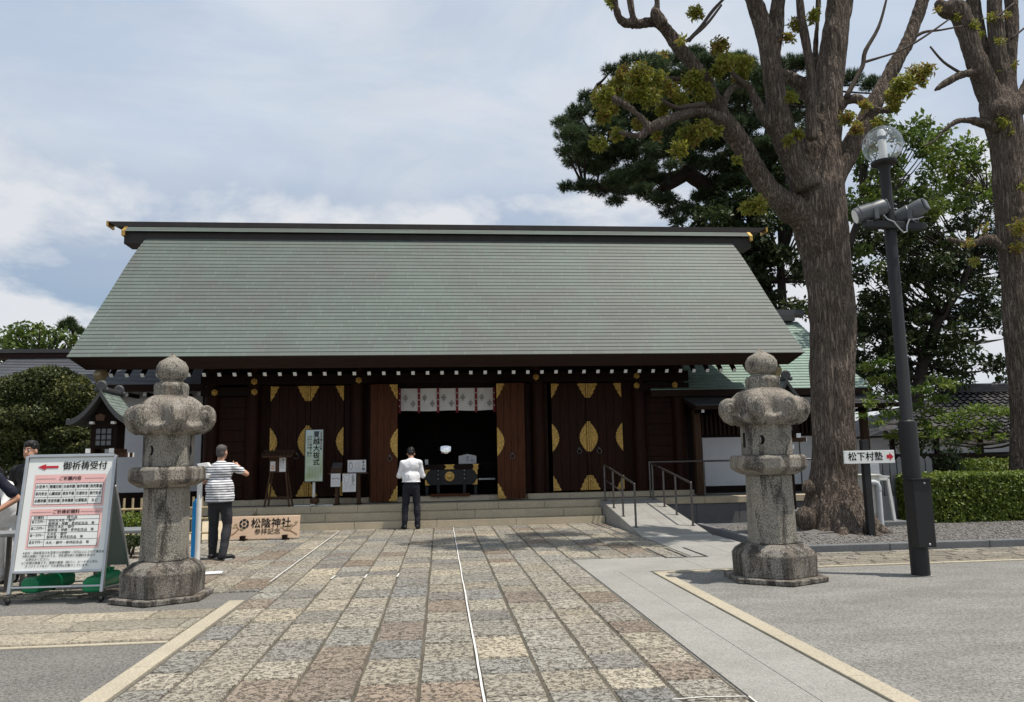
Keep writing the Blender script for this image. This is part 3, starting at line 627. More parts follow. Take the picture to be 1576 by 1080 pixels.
# posts
PX = [-5.40, -4.45, -1.98, 2.40, 4.95, 5.97]
for i, x in enumerate(PX):
    b = MB(); b.lathe([(0.165, 0), (0.165, 3.2), (0.16, 3.4)], 28, (x, 18.66, 0.6)); b.build('pillar', 'wood_door', hall, smooth=SM)
MB().box(-5.62, 6.2, 18.46, 18.62, 3.30, 3.55).build('lintel_beam', 'wood_dark', hall, bevel=0.01)
MB().box(-7.3, 7.85, 18.30, 18.60, 3.72, 3.98).build('eave_beam', 'wood_dark', hall, bevel=0.01)
MB().box(-5.5, 6.05, 18.70, 18.86, 3.31, 4.6).build('upper_wall', 'wood_dark', hall)
for (x0, x1) in ((-5.62, -4.45), (4.95, 6.2)): MB().box(x0, x1, 18.47, 18.60, 3.04, 3.24).build('tie_beam', 'wood_dark', hall, bevel=0.008)
def nail(px, py):
    p = P(px, py, 18.44); b = MB()
    b.prism([(0.078*math.cos(a), 0.078*math.sin(a)) for a in [R_(30+60*i) for i in range(6)]], lambda x, z: (p.x+x, 18.468, p.z+z), lambda x, z: (p.x+x, 18.45, p.z+z))
    b.ell((p.x, 18.445, p.z), (0.04, 0.03, 0.04), 12, 8)
    for i in range(6): b.ell((p.x+0.052*math.cos(R_(60*i)), 18.447, p.z+0.052*math.sin(R_(60*i))), (0.018, 0.012, 0.018), 8, 6)
    b.build('nail_cover', 'gold', hall)
for p_ in ((330, 604), (391, 587), (391, 603), (552, 585), (825, 580), (980, 578), (980, 593), (1039, 592)): nail(*p_)
# wall bays and doors
DZ0, DZ1 = 0.635, 3.28
def plank_panel(x0, x1, z0, z1, y, name='wall_panel', horiz=True):
    b = MB(); n = 9
    for i in range(n):
        if horiz: b.box(x0, x1, y, y+0.05, z0+(z1-z0)*i/n+0.006, z0+(z1-z0)*(i+1)/n-0.006)
        else: b.box(x0+(x1-x0)*i/n+0.004, x0+(x1-x0)*(i+1)/n-0.004, y, y+0.05, z0, z1)
    b.box(x0, x1, y+0.03, y+0.06, z0, z1); return b.build(name, 'wood_door', hall, bevel=0.004)
plank_panel(-5.25, -4.6, 0.62, 3.04, 18.72); plank_panel(5.1, 5.82, 0.62, 3.04, 18.72)
plank_panel(-4.3, -4.06, 0.6, 3.3, 18.72, horiz=False); plank_panel(4.42, 4.80, 0.6, 3.3, 18.72, horiz=False)
plank_panel(-2.32, -1.06, 0.6, 3.3, 18.78, horiz=False); plank_panel(1.40, 2.66, 0.6, 3.3, 18.78, horiz=False)
MB().box(-1.06, 1.40, 18.74, 18.84, 3.14, 3.32).build('door_head', 'wood_dark', hall)
def gold_mid(b, x, z, s, y, h=0.345, w=0.165):
    pts = [(0, -h)]
    for i in range(19):
        t = -1+2*i/18; r = w*max(0, math.cos(t*math.pi/2))**0.95*(0.94+0.06*math.cos(t*24)); pts.append((r+0.018, t*h*0.96))
    pts.append((0, h)); b.prism(pts, lambda u, v: (x+s*u, y, z+v), lambda u, v: (x+s*u, y-0.012, z+v))
def gold_corner(b, x, z, s, up, y, w=0.18, h=0.35):
    pts = [(0, 0), (w, 0)]
    for i in range(1, 12):
        t = i/12; pts.append((w*(1-t)**0.95+0.022+0.012*math.sin(t*20), h*t))
    pts.append((0.022, h)); pts.append((0, h)); b.prism(pts, lambda u, v: (x+s*u, y, z+up*v), lambda u, v: (x+s*u, y-0.012, z+up*v))
def door(x0, x1, y, z0=DZ0, z1=DZ1, gold_sides=('L', 'R'), ring=None, mat='wood_door', hinge=None):
    b = MB(); n = 4; w = (x1-x0)
    for i in range(n): b.box(x0+w*i/n+0.003, x0+w*(i+1)/n-0.003, y, y+0.05, z0, z1)
    b.box(x0, x1, y+0.02, y+0.06, z0+0.01, z1-0.01)
    d = b.build('door_leaf', mat, hall, bevel=0.004)
    for sd in gold_sides:
        x, s = (x0, 1) if sd == 'L' else (x1, -1)
        for kind in range(3):
            g = MB(); yy = y-0.004
            if kind == 0: gold_mid(g, x, z0+(z1-z0)*0.49, s, yy)
            elif kind == 1: gold_corner(g, x, z1-0.01, s, -1, yy)
            else: gold_corner(g, x, z0+0.01, s, 1, yy)
            g.build('gold_fitting', 'gold', d)
    if ring is not None:
        g = MB(); zr = z0+(z1-z0)*0.375
        g.tube([(ring+0.055*math.sin(a), y-0.035, zr-0.04+0.055*math.cos(a)) for a in [2*math.pi*i/20 for i in range(21)]], 0.010, 6, False)
        g.ell((ring, y-0.02, zr+0.03), (0.035, 0.03, 0.035)); g.build('ring_handle', 'steel', d, smooth=True)
    return d
def pair(px0, pxm, px1, y=18.70):
    a, m, c = P(px0, 640, y).x, P(pxm, 640, y).x, P(px1, 640, y).x
    door(a, m-0.055, y, ring=m-0.25); door(m+0.055, c, y, ring=m+0.25)
    st = MB().box(m-0.05, m+0.05, y-0.03, y+0.05, DZ0, DZ1).build('meeting_stile', 'wood_door', hall, bevel=0.006)
    for z0_, z1_ in ((DZ0+0.01, DZ0+0.37), (1.58, 2.32), (DZ1-0.37, DZ1-0.01)):
        g = MB()
        for s in (-1, 1): g.box(m+s*0.025-0.021, m+s*0.025+0.021, y-0.042, y-0.031, z0_+(0.0 if s < 0 else 0), z1_)
        g.build('gold_fitting', 'gold', st, bevel=0.003)
pair(416, 474, 529); pair(849, 905, 957)
door(P(570, 680, 18.3).x, P(612, 680, 18.3).x, 18.28, 0.50, 3.26, ('R',), P(600, 680, 18.3).x, 'wood_red')
door(P(765, 680, 18.3).x, P(808, 680, 18.3).x, 18.28, 0.50, 3.26, ('L',), P(788, 680, 18.3).x, 'wood_red')
# rafters with white painted ends
x = HX0+0.42; rmb = None
while x < HX1-0.4:
    if rmb is None:
        a, c = Vector((0, 16.78, 3.36)), Vector((0, 19.0, 5.42)); r0 = MB().beam(a, c, 0.070, 0.085).build('rafter', 'wood_dark', hall)
        d = (c-a).normalized(); t0 = MB().beam(a-d*0.012+Vector((0, 0, 0)), a-d*0.001, 0.072, 0.087).build('rafter_tip', 'white_tip', r0)
        rmb = (r0, t0); r0.location.x += x; base = r0.location.copy(); bx = x
    else:
        r = rmb[0].copy(); COL.objects.link(r); r.parent = hall; r.location.x = base.x+(x-bx)
        t = rmb[1].copy(); COL.objects.link(t); t.parent = r
    x += 0.318

# right ramp and left block
b = MB(); ra = [(3.64, 13.80), (4.95, 13.80), (4.95, 17.55), (3.64, 17.55)]
b.add([(3.64, 13.8, 0.0), (4.95, 13.8, 0.0), (4.95, 17.42, 0.474), (3.64, 17.42, 0.474), (3.64, 17.568, 0.474), (4.95, 17.568, 0.474), (3.64, 13.8, -0.26), (4.95, 13.8, -0.26), (3.64, 17.568, -0.26), (4.95, 17.568, -0.26)],
      [(0, 1, 2, 3), (3, 2, 5, 4), (0, 3, 4, 8, 6), (1, 7, 9, 5, 2), (6, 7, 1, 0), (8, 4, 5, 9)])
rz = lambda y: min(0.474, max(0.0, (y-13.8)*0.474/3.62))
ramp_o = tag(b.build('access_ramp', 'ramp', bevel=0.006), 'pale stone access ramp rising between handrails to the hall platform', 'ramp')
b = MB()
for x0, x1 in ((3.645, 3.85), (4.74, 4.945)): b.add([(x0, 13.95, rz(13.95)+.004), (x1, 13.95, rz(13.95)+.004), (x1, 17.4, rz(17.4)+.004), (x0, 17.4, rz(17.4)+.004)], [(0, 1, 2, 3)])
for i in range(5):
    y0 = 13.95+0.69*i
    for x0, x1 in ((3.86, 4.29), (4.30, 4.73)): b.add([(x0, y0, rz(y0)+.004), (x1, y0, rz(y0)+.004), (x1, y0+.68, rz(y0+.68)+.004), (x0, y0+.68, rz(y0+.68)+.004)], [(0, 1, 2, 3)])
b.build('ramp_slab', 'flag', ramp_o)
b = MB().add([(-5.0, 15.6, 0), (-4.08, 15.6, 0), (-4.08, 17.56, 0.40), (-5.0, 17.56, 0.40), (-5, 17.56, -.1), (-4.08, 17.56, -.1), (-5, 15.6, -.1), (-4.08, 15.6, -.1)], [(0, 1, 2, 3), (0, 3, 4, 6), (1, 7, 5, 2), (6, 7, 1, 0), (4, 3, 2, 5)])
tag(b.build('side_ramp', 'step', bevel=0.006), 'short stone ramp beside the steps behind the pale wooden sign', 'ramp')
def rail(label, posts, top, mid=None, ext=()):
    t = thing('handrail', posts[0], label, 'handrail', 'steel handrails of the ramp')
    for x, y, z in posts: 
        tb = MB().tube([(x, y, z), (x, y, top(x, y)-0.01)], 0.021, 10); tb.lathe([(0.045, 0), (0.045, 0.012)], 14, (x, y, z)); tb.build('post', 'steel', t, smooth=SM)
    b = MB(); ln = list(ext)+[(x, y, top(x, y)) for x, y, z in posts]; b.tube(ln, 0.022, 10); b.ell(ln[-1], (0.024, 0.024, 0.024), 12, 8); b.ell(ln[0], (0.024, 0.024, 0.024), 12, 8)
    b.build('top_rail', 'steel', t, smooth=SM)
    if mid: MB().tube([(x, y, top(x, y)-0.33) for x, y, z in posts[:3]], 0.013, 8).build('mid_rail', 'steel', t, smooth=SM)
    return t
pl = [(3.72, 17.3, 0.47), (3.72, 16.45, rz(16.45)), (3.72, 15.6, rz(15.6)), (3.72, 14.6, rz(14.6))]
tp = lambda x, y: 0.82+rz(min(y, 17.3))*0.98
rail('sloping steel handrail on the left edge of the ramp, nearest the steps', pl, tp, True)
rail('sloping steel handrail on the right edge of the ramp', [(4.84, y, z) for _, y, z in pl], tp)
rail('level steel handrail running along the platform in front of the white wall', [(4.9, 17.75, 0.475), (6.22, 17.75, 0.475), (7.6, 17.75, 0.475), (9.0, 17.75, 0.475)], lambda x, y: 1.30)

# curtain over the opening
ca, cb = P(614, 598, 18.66), P(760, 597, 18.66); cz1, cz0 = 3.18, 2.63
cur = thing('door_curtain', (0.2, 18.66, 3.18), 'short white crested curtain hanging across the top of the hall opening', 'curtain')
nx = 60; b = MB(); wv = lambda x: 18.66+0.012*math.sin(x*9)+0.006*math.sin(x*23)
xs = [ca.x+(cb.x-ca.x)*i/nx for i in range(nx+1)]
vs = [(x, wv(x)-0.02*(j/6), cz1-(cz1-cz0)*j/6+0.008*math.sin(x*6)*(j == 6)) for j in range(7) for x in xs]
b.add(vs, [(j*(nx+1)+i, j*(nx+1)+i+1, (j+1)*(nx+1)+i+1, (j+1)*(nx+1)+i) for j in range(6) for i in range(nx)])
cl = b.build('cloth', 'cloth_white', cur, smooth=True)
pw = (cb.x-ca.x)/5; crest = MB(); 
for i in range(6):
    x = ca.x+pw*i+(-0.0 if i < 5 else -0.02)+0.02; s = MB().box(x-0.03, x+0.03, wv(x)-0.035, wv(x)-0.022, cz0-0.05, cz1+0.01); st = s.build('strap', 'strap', cur, bevel=0.003)
    g = MB()
    for zk in (0.12, 0.28, 0.43): g.ell((x, wv(x)-0.037, cz1-zk), (0.016, 0.004, 0.016), 8, 6)
    g.build('strap_crest', 'cloth_white', st)
for i in range(5):
    for fx, fz in ((0.30, 0.42), (0.70, 0.68)):
        x0 = ca.x+pw*(i+fx)+0.02; z0 = cz1-(cz1-cz0)*fz
        for r_ in range(-2, 3):
            for c_ in range(-2, 3):
                if abs(r_)+abs(c_) <= 2 and (r_, c_) != (0, 0) or (r_, c_) == (0, 0):
                    w_ = 0.012; xx = x0+c_*0.026+(0.0 if r_ % 2 == 0 else 0.0); z = z0+r_*0.036
                    y = wv(xx)-0.028
                    crest.add([(xx-w_, y, z), (xx, y, z-w_*1.3), (xx+w_, y, z), (xx, y, z+w_*1.3)], [(0, 1, 2, 3)])
crest.build('crest_print', 'ink', cur)

# offering box and what stands in the doorway
ob = thing('offering_box', (0.3, 19.15, 0.588), 'black offering box with a gold disc and brass corners in the doorway', 'offering box')
x0, x1, y0, y1 = P(653, 730, 19.0).x, P(736, 730, 19.0).x, 19.0, 19.6; zt, zb = 1.33, 0.83; gx = P(692, 733, 19).x
MB().box(x0+.02, x1-.02, y0, y1, zb, zt-0.12).build('box_body', M.setdefault('lacquer', simple('black_lacquer', (0.020, 0.021, 0.023), (0.014, 0.014, 0.016), 6, 0.45)), ob, bevel=0.006)
MB().box(x0-.02, x1+.02, y0-0.03, y1+0.03, zt-0.118, zt).build('top_frame', 'wood_dark', ob, bevel=0.006)
for x in (x0+0.34, x1-0.34, x0+0.06, x1-0.06):
    for y in ((y0-0.022, y1-0.05) if abs(x-0.3) < 0.5 else (y0+0.05, y1-0.08)):
        MB().box(x-0.035, x+0.035, y, y+0.07, 0.589, zt-0.121).build('leg', M['lacquer'], ob, bevel=0.004)
for x in (x0+0.34, x1-0.34):
    g = MB()
    for z in (0.98, 1.08, 1.18): g.ell((x, y0-0.024, z), (0.014, 0.008, 0.014), 8, 6)
    g.build('stud', 'alu', ob)
g = MB(); pr_ = [(0.118, 0), (0.118, 0.012), (0.095, 0.02), (0.075, 0.014), (0.05, 0.028), (0.0, 0.034)]
vs = []; 
g.lathe(pr_, 32); g.v = [(gx+x, y0-0.001-z, 1.035+y) for x, y, z in g.v]; g.build('gold_crest', 'gold_plain', ob, smooth=SM)
for s, x in ((1, x0+.02), (-1, x1-.02)):
    for z, up in ((zb+.0, 1), (zt-.121, -1)):
        MB().prism([(0, 0), (0.13, 0), (0.06, 0.05), (0.03, 0.12), (0, 0.14)], lambda u, v: (x+s*u, y0-0.002, z+up*v), lambda u, v: (x+s*u, y0-0.012, z+up*v)).build('corner_plate', 'gold_plain', ob)
for xm in (gx, x1-.06):
    MB().prism([(-.13, 0), (.13, 0), (.08, .055), (.13, .115), (-.13, .115), (-.08, .055)], lambda u, v: (xm+u*(1 if xm == gx else .6), y0-.032, zt-.117+v), lambda u, v: (xm+u*(1 if xm == gx else .6), y0-.042, zt-.117+v)).build('brass_band', 'gold_plain', ob)
a, c = P(662, 766, 18.6), P(723, 766, 18.6); tag(MB().box(a.x, c.x, 18.42, 18.62, 0.49 +.097, 0.585+.06).build('foot_board', 'wood_red', bevel=0.006), 'low reddish foot board on the sill before the offering box', 'board')
a = P(706, 711, 19.4); c = P(733, 700, 19.4); pq = thing('wish_placard', (a.x+.2, 19.4, 1.33), 'grey peaked placard standing on the back right of the offering box', 'placard'); xm = (a.x+c.x)/2
MB().prism([(a.x, 1.335), (c.x, 1.335), (c.x, 1.53), (xm, 1.575), (a.x, 1.53)], lambda u, v: (u, 19.42, v), lambda u, v: (u, 19.40, v)).build('panel', 'paper', pq)
g = MB(); write(g, '御\n礼', 0.06, lambda u, v: (xm+u, 19.397, 1.455+v), 0, 0); write(g, '願', 0.05, lambda u, v: (xm+.11+u, 19.397, 1.41+v), 0, 0); g.build('lettering', 'ink', pq)
tag(MB().box(P(654, 705, 19.3).x, P(659, 705, 19.3).x, 19.28, 19.32, 1.335, 1.46).build('small_card', 'paper', bevel=0.004), 'small white card on the left end of the offering box', 'card')
m_ = P(686, 690, 20.9); mr = thing('round_mirror', (m_.x, 20.9, 0.588), 'round polished mirror on a stand deep inside the dark hall', 'mirror')
g = MB(); g.ell((0, 0, 0), (0.19, 0.19, 0.03), 32, 12); g.v = [(m_.x+x, 20.9+(z*1.0), m_.z+y+z*0.0) for x, y, z in g.v]
g.v = [(x, 20.9+(y-20.9)+(z-m_.z)*0.10, z) for x, y, z in g.v]; g.build('disc', 'mirror', mr, smooth=True)
g = MB(); g.tube([(m_.x, 21.0, 0.59), (m_.x, 21.0, m_.z-0.17)], [0.05, 0.03], 12); g.lathe([(0.2, 0), (0.16, 0.05), (0.06, 0.1)], 20, (m_.x, 21.0, 0.59)); g.build('stand', 'wood_dark', mr)
b = thing('inner_fence', (1.2, 19.6, 0.588), 'dark slatted inner barrier to the right of the offering box', 'barrier')
g = MB()
for i in range(6): g.box(0.98+0.07*i, 1.005+0.07*i, 19.62, 19.66, 0.589, 1.30)
g.build('slat', 'wood_dark', b); MB().box(0.96, 1.38, 19.60, 19.68, 1.30, 1.35).build('rail', 'wood_dark', b); MB().box(0.96, 1.38, 19.60, 19.618, 0.92, 0.96).build('rail', 'alu', b)

# ================================================================== SIDE BUILDINGS
def lean_roof(name, parent, x0, x1, ye, ze, yr, zr, n, panel, mat, th=0.16, sag=0.05):
    pt = lambda s: (ye+(yr-ye)*s, ze+(zr-ze)*s-sag*math.sin(math.pi*s))
    b = MB(); courses(b, pt, x0, x1, n, panel, 0.022); r = b.build(name, mat, parent)
    s_ = [pt(i/6) for i in range(7)]; poly = [(y, z-0.012) for y, z in s_]+[(y+0.02, z-th) for y, z in s_[::-1]]
    MB().prism(poly, lambda y, z: (x0+.01, y, z), lambda y, z: (x1-.01, y, z)).build('roof_slab', 'fascia', parent)
    return pt
# right wing
rw = thing('side_office', (8.4, 19.6, 0), 'low timber side building with white wall panels and pale green copper roof', 'building')
WX1 = P(1342, 592, 18.4).x; rr = P(1226, 490, 22.2)
lean_roof('roof', rw, 5.2, WX1, 18.4, 3.06, 22.2, rr.z-0.1, 26, 0.9, 'copper_new')
lean_roof('back_roof', rw, 5.2, WX1, 26.0, 3.06, 22.2, rr.z-0.1, 10, 2.0, 'copper_new')
MB().box(5.0, WX1-0.2, 21.9, 22.5, rr.z-0.12, rr.z+0.06).build('ridge_beam', 'copper_dark', rw)
MB().box(4.8, WX1+0.15, 22.0, 22.4, rr.z+0.062, rr.z+0.24).build('ridge_cover', 'copper_grey', rw)
PXE = P(1386, 622, 17.6).x; PEZ = P(1230, 622, 17.6).z
lean_roof('porch_roof', rw, 6.05, PXE, 17.6, PEZ, 19.1, PEZ+0.42, 8, 0.9, 'copper_dark', 0.09, 0.02)
MB().box(6.2, WX1-0.7, 19.0, 19.12, 0.6, 3.05).build('wall', 'wood_dark', rw)
wl = P(1080, 672, 18.98); wr = P(1262, 745, 18.98); zt_, zb_ = P(1170, 672, 18.97).z, P(1170, 746, 18.97).z
for x0, x1 in ((wl.x, wl.x+1.25), (wl.x+1.29, wl.x+2.55), (wl.x+2.59, WX1-0.75)):
    MB().box(x0, x1, 18.955, 18.995, zb_, zt_).build('wall_panel', 'plaster', rw)
MB().box(6.25, WX1-.7, 18.93, 18.998, zt_+.002, zt_+0.07).build('rail_beam', 'wood_dark', rw); MB().box(6.25, WX1-.7, 18.93, 18.998, zb_-.17, zb_-.002).build('sill_beam', 'wood_dark', rw)
b = MB(); x = wl.x
while x < WX1-0.8: b.box(x, x+0.05, 18.93, 18.985, zt_+0.072, 2.52); x += 0.115
b.build('lattice', M.setdefault('wood_lattice', wood('weathered_lattice_wood', (0.030, 0.018, 0.013), (0.05, 0.032, 0.024))), rw)
MB().box(6.2, WX1-.7, 18.85, 19.1, 0.472, zb_-.172).build('plinth', 'base_block', rw, bevel=0.006)
for x in (6.28, P(1331, 680, 18.3).x):
    MB().box(x-.08, x+.08, 18.2, 18.36, 0.47, PEZ+.08).build('porch_post', 'wood_brown', rw, bevel=0.006)
MB().box(6.1, PXE-.15, 18.22, 18.34, PEZ-0.06, PEZ+0.07).build('porch_beam', 'wood_dark', rw)
x = 6.25
while x < PXE-0.1:
    q = MB().box(x-.035, x+.035, 17.7, 18.9, PEZ-0.16, PEZ-0.075).build('rafter', 'wood_dark', rw); MB().box(x-.036, x+.036, 17.69, 17.699, PEZ-0.161, PEZ-0.074).build('rafter_tip', 'white_tip', q); x += 0.42
MB().prism([(18.9, .5), (25.5, .5), (25.5, 3.1), (22.2, rr.z-.3), (18.9, 3.1)], lambda y, z: (WX1-.82, y, z), lambda y, z: (WX1-.7, y, z)).build('gable_wall', 'plaster', rw)
# left wing
lw = thing('side_corridor_building', (-9.5, 21, 0), 'low wing with grey sheet roof and white plaster wall left of the shrine hall', 'building')
le = P(200, 592, 20.0).z; lr = P(60, 549, 22.4).z
lean_roof('roof', lw, P(25, 552, 22).x-0.3, -5.6, 20.0, le, 22.4, lr, 20, 1.2, 'copper_grey', 0.18)
lean_roof('back_roof', lw, P(25, 552, 22).x-0.3, -5.6, 24.8, le, 22.4, lr, 8, 2.4, 'copper_grey', 0.18)
MB().box(-15.2, -7.0, 22.2, 22.6, lr-.06, lr+0.08).build('ridge_beam', 'fascia', lw); MB().box(-15.5, -7.0, 22.15, 22.65, lr+.082, lr+.19).build('ridge_cover', 'copper_dark', lw)
MB().box(-12.8, -5.7, 20.9, 21.0, 0.0, le+.3).build('wall', 'plaster', lw)
MB().box(-12.8, -5.7, 20.84, 20.92, 0.0, 0.75).build('dado_boards', 'wood_dark', lw)
for x in (-12.7, -10.9, -9.1, -7.3, -5.8): MB().box(x-.08, x+.08, 20.80, 20.898, 0, le+.2).build('post', 'wood_dark', lw)
x = -12.9
while x < -5.7:
    q = MB().box(x-.04, x+.04, 20.15, 20.9, le-.28, le-.185).build('rafter', 'wood_dark', lw); MB().box(x-.041, x+.041, 20.135, 20.149, le-.281, le-.184).build('rafter_tip', 'white_tip', q); x += 0.45
# tiled house in the garden
th_ = thing('tiled_house', (17, 24, 0), 'low old house with dark grey tiled roof behind the hedges', 'house')
ha = P(1462, 604, 24.0); he = P(1365, 684, 21.0); zr_, ze_ = ha.z, P(1460, 668, 21.0).z
X0, X1 = ha.x-0.2, ha.x+9
def tiles(mb, x0, x1, y0, z0, y1, z1, nx, ny):
    vs = []; fs = []; t = Vector((0, y1-y0, z1-z0)).normalized(); nn = Vector((0, -t.z, t.y)); k_ = 6
    for j in range(ny):
        for e in (0, 1):
            s = (j+e)/ny
            for i in range(nx*k_+1):
                u = i/k_; ph = u % 1; h = 0.035*math.sin(2*math.pi*ph)*(1 if ph < .5 else .5)+(0.045 if e == 0 else 0.0)
                xa_ = x0(s); vs.append(Vector((xa_+(x1-xa_)*i/(nx*k_), y0+(y1-y0)*s, z0+(z1-z0)*s))+nn*h)
        b_ = j*2*(nx*k_+1)
        for i in range(nx*k_): fs.append((b_+i, b_+i+1, b_+nx*k_+2+i, b_+nx*k_+1+i))
    mb.add(vs, fs)
b = MB(); hx = lambda s: he.x+(ha.x-he.x)*s
tiles(b, hx, X1, 21.0, ze_, 24.0, zr_, 40, 13); b.build('roof', 'tile', th_)
MB().add([(he.x, 21, ze_), (he.x, 27, ze_), (ha.x, 24, zr_)], [(0, 2, 1)]).build('hip_roof', 'tile', th_)
b = MB(); b.tube([(he.x, 21, ze_+.06), (ha.x, 24, zr_+.06)], 0.09, 8); b.build('hip_tiles', 'tile', th_)
MB().prism([(21.0, ze_-.02), (24, zr_-.02), (27, ze_-.02), (27, ze_-.12), (24, zr_-.14), (21.0, ze_-.12)], lambda y, z: (ha.x if z > ze_ else he.x, y, z), lambda y, z: (X1, y, z)).build('roof_slab', 'wood_dark', th_)
b = MB(); 
for i in range(3): b.box(ha.x-.1+.03*i, X1, 23.82+.04*i, 24.18-.04*i, zr_+.07*i, zr_+.07*(i+1)-.01)
b.tube([(ha.x-.1, 24, zr_+.23), (X1, 24, zr_+.23)], 0.07, 10); b.build('ridge_tiles', 'tile', th_)
MB().box(he.x+0.5, X1-.5, 21.7, 26.3, 0, ze_-.05).build('wall', 'plaster', th_)
for i in range(7): MB().box(he.x+.5+1.4*i, he.x+.62+1.4*i, 21.6, 21.69, 0, ze_-.05).build('post', 'wood_dark', th_)
MB().box(he.x+.5, X1-.5, 21.58, 21.69, 0.1, ze_-.55).build('shutter_boards', 'wood_dark', th_)

# ================================================================== STONE LANTERNS
hexr = lambda r, rot=0: [(r*math.cos(R_(60*i+30+rot)), r*math.sin(R_(60*i+30+rot))) for i in range(6)]
def hexloft(b, rings, rot=-30):
    """rings: (corner radius, z)"""
    vs = []; 
    for r, z in rings: vs += [(x, y, z) for x, y in hexr(r, rot+30)]
    n = len(rings); b.add(vs, [(i*6+j, i*6+(j+1) % 6, (i+1)*6+(j+1) % 6, (i+1)*6+j) for i in range(n-1) for j in range(6)]+[tuple(range(5, -1, -1)), tuple(range((n-1)*6, n*6))])
from mathutils import noise as mn
def get_co(me):
    n = len(me.vertices); co = np.empty(n*3, np.float32); no = np.empty(n*3, np.float32)
    me.vertices.foreach_get('co', co); me.vertex_normals.foreach_get('vector', no); return co.reshape(-1, 3), no.reshape(-1, 3)
def set_co(me, co): me.vertices.foreach_set('co', np.ascontiguousarray(co, np.float32).ravel()); me.update()
def displaced(me, amt, scale, seed=0):
    co, no = get_co(me)
    h = np.array([mn.fractal((x*scale+seed, y*scale, z*scale), 1, 2, 3) for x, y, z in co.tolist()])
    set_co(me, co+no*(amt*h)[:, None]); return me
def barked(me, amt, fine=10.0, lump=0.03):
    """vertical bark ridges and lumps, as real relief"""
    co, no = get_co(me)
    h = np.array([amt*(1-2*abs(mn.noise((x*fine, y*fine, z*0.9))))+amt*.8*mn.noise((x*fine*2.3, y*fine*2.3, z*2.6))+lump*mn.fractal((x*1.6, y*1.6, z*1.2), 1, 2, 2) for x, y, z in co.tolist()])
    set_co(me, co+no*h[:, None]); me.shade_smooth(); return me
def stone_lantern():
    t = thing('stone_lantern', (0, 0, 0), '', 'stone lantern', 'stone lanterns flanking the path')
    b = MB(); hexloft(b, [(0.66, 0.0), (0.665, 0.055)]); b.build('ground_slab', 'granite_base', t, bevel=0.01)
    b = MB(); hexloft(b, [(0.535, 0.056), (0.545, 0.30), (0.50, 0.355), (0.385, 0.42)]); b.build('base', 'granite_base', t, bevel=0.010)
    b = MB(); hexloft(b, [(0.328, 0.421), (0.316, 0.50), (0.305, 1.05), (0.302, 1.225)]); b.build('shaft', 'granite', t, bevel=0.012)
    b = MB(); hexloft(b, [(0.36, 1.226), (0.48, 1.285), (0.505, 1.31), (0.50, 1.425), (0.47, 1.455)]); b.build('platform', 'granite_cap', t, bevel=0.010)
    b = MB(); hexloft(b, [(0.335, 1.456), (0.335, 1.825)]); fb = b.build('fire_box', 'granite', t, bevel=0.010)
    def face(k_):                                            # frame of a hexagon face: normal at -90+60k-30.. degrees
        a = R_(60*k_-60+0); nrm = Vector((math.cos(a), math.sin(a), 0)); tan = Vector((-math.sin(a), math.cos(a), 0)); return nrm, tan
    for k_, kind in ((0, 'relief'), (-1, 'moon'), (-2, 'slot'), (1, 'round'), (2, 'slot'), (3, 'round')):
        nr_, tg = face(k_); ap = 0.335*math.cos(R_(30)); o0 = nr_*(ap+0.002)+Vector((0, 0, 1.64))
        fr = lambda u, v, d=0.0: o0+tg*u+Vector((0, 0, v))+nr_*d
        b = MB()
        if kind == 'round': b.prism([(-0.01+.045*math.cos(R_(20*i)), .055*math.sin(R_(20*i))) for i in range(18)], lambda u, v: fr(u, v, -.03), lambda u, v: fr(u, v))
        elif kind == 'moon': b.prism([(.045*math.cos(R_(a)), .055*math.sin(R_(a))) for a in range(-110, 111, 15)]+[(.015*math.cos(R_(a))-.015, .04*math.sin(R_(a))) for a in range(100, -101, -20)], lambda u, v: fr(u, v, -.03), lambda u, v: fr(u, v))
        elif kind == 'slot': b.prism([(-.05, -.09), (.05, -.09), (.05, .09), (-.05, .09)], lambda u, v: fr(u, v, -.03), lambda u, v: fr(u, v))
        if kind != 'relief': b.build('painted_hole', 'black', fb)  # solid black plugs, the dark of the openings put into their colour
        else:
            for i in range(7):
                a = R_(30+20*i); b.tube([fr(0, -.05, .002), fr(.11*math.cos(a), -.05+.12*math.sin(a), .004)], 0.008, 6)
            b.tube([fr(.12*math.cos(R_(a)), -.05+.13*math.sin(R_(a)), .004) for a in range(25, 160, 12)], 0.008, 6); b.build('fan_relief', 'granite', fb)
    # curled roof: dished hexagonal slab, six upturned scrolls with ribs running up to the neck
    b = MB(); nr, na = 30, 120; vs = []
    for i in range(nr):
        t_ = i/(nr-1)
        for j in range(na):
            a = 2*math.pi*j/na; c6 = 0.5+0.5*math.cos(6*a)
            if t_ < 0.62:
                q = t_/0.62; r = 0.21+(0.215+0.06*c6)*math.sin(q*math.pi/2)**1.1; z = 2.205-0.255*(1-math.cos(q*math.pi/2))**0.85
            else:
                q = (t_-0.62)/0.38; r = 0.425+0.06*c6+0.03*math.sin(q*math.pi)-0.10*q**2.2; z = 1.95-0.155*q
            dish = (1-c6)**2*math.exp(-((t_-0.55)/0.17)**2)*0.072
            r -= dish; z -= dish*0.6; r += 0.02*c6*math.sin(math.pi*min(1, t_*1.1))
            vs.append((r*math.cos(a), r*math.sin(a), z))
    fs = [(i*na+j, i*na+(j+1) % na, (i+1)*na+(j+1) % na, (i+1)*na+j) for i in range(nr-1) for j in range(na)]+[tuple(range(na-1, -1, -1)), tuple(range((nr-1)*na, nr*na))]
    b.add(vs, fs)
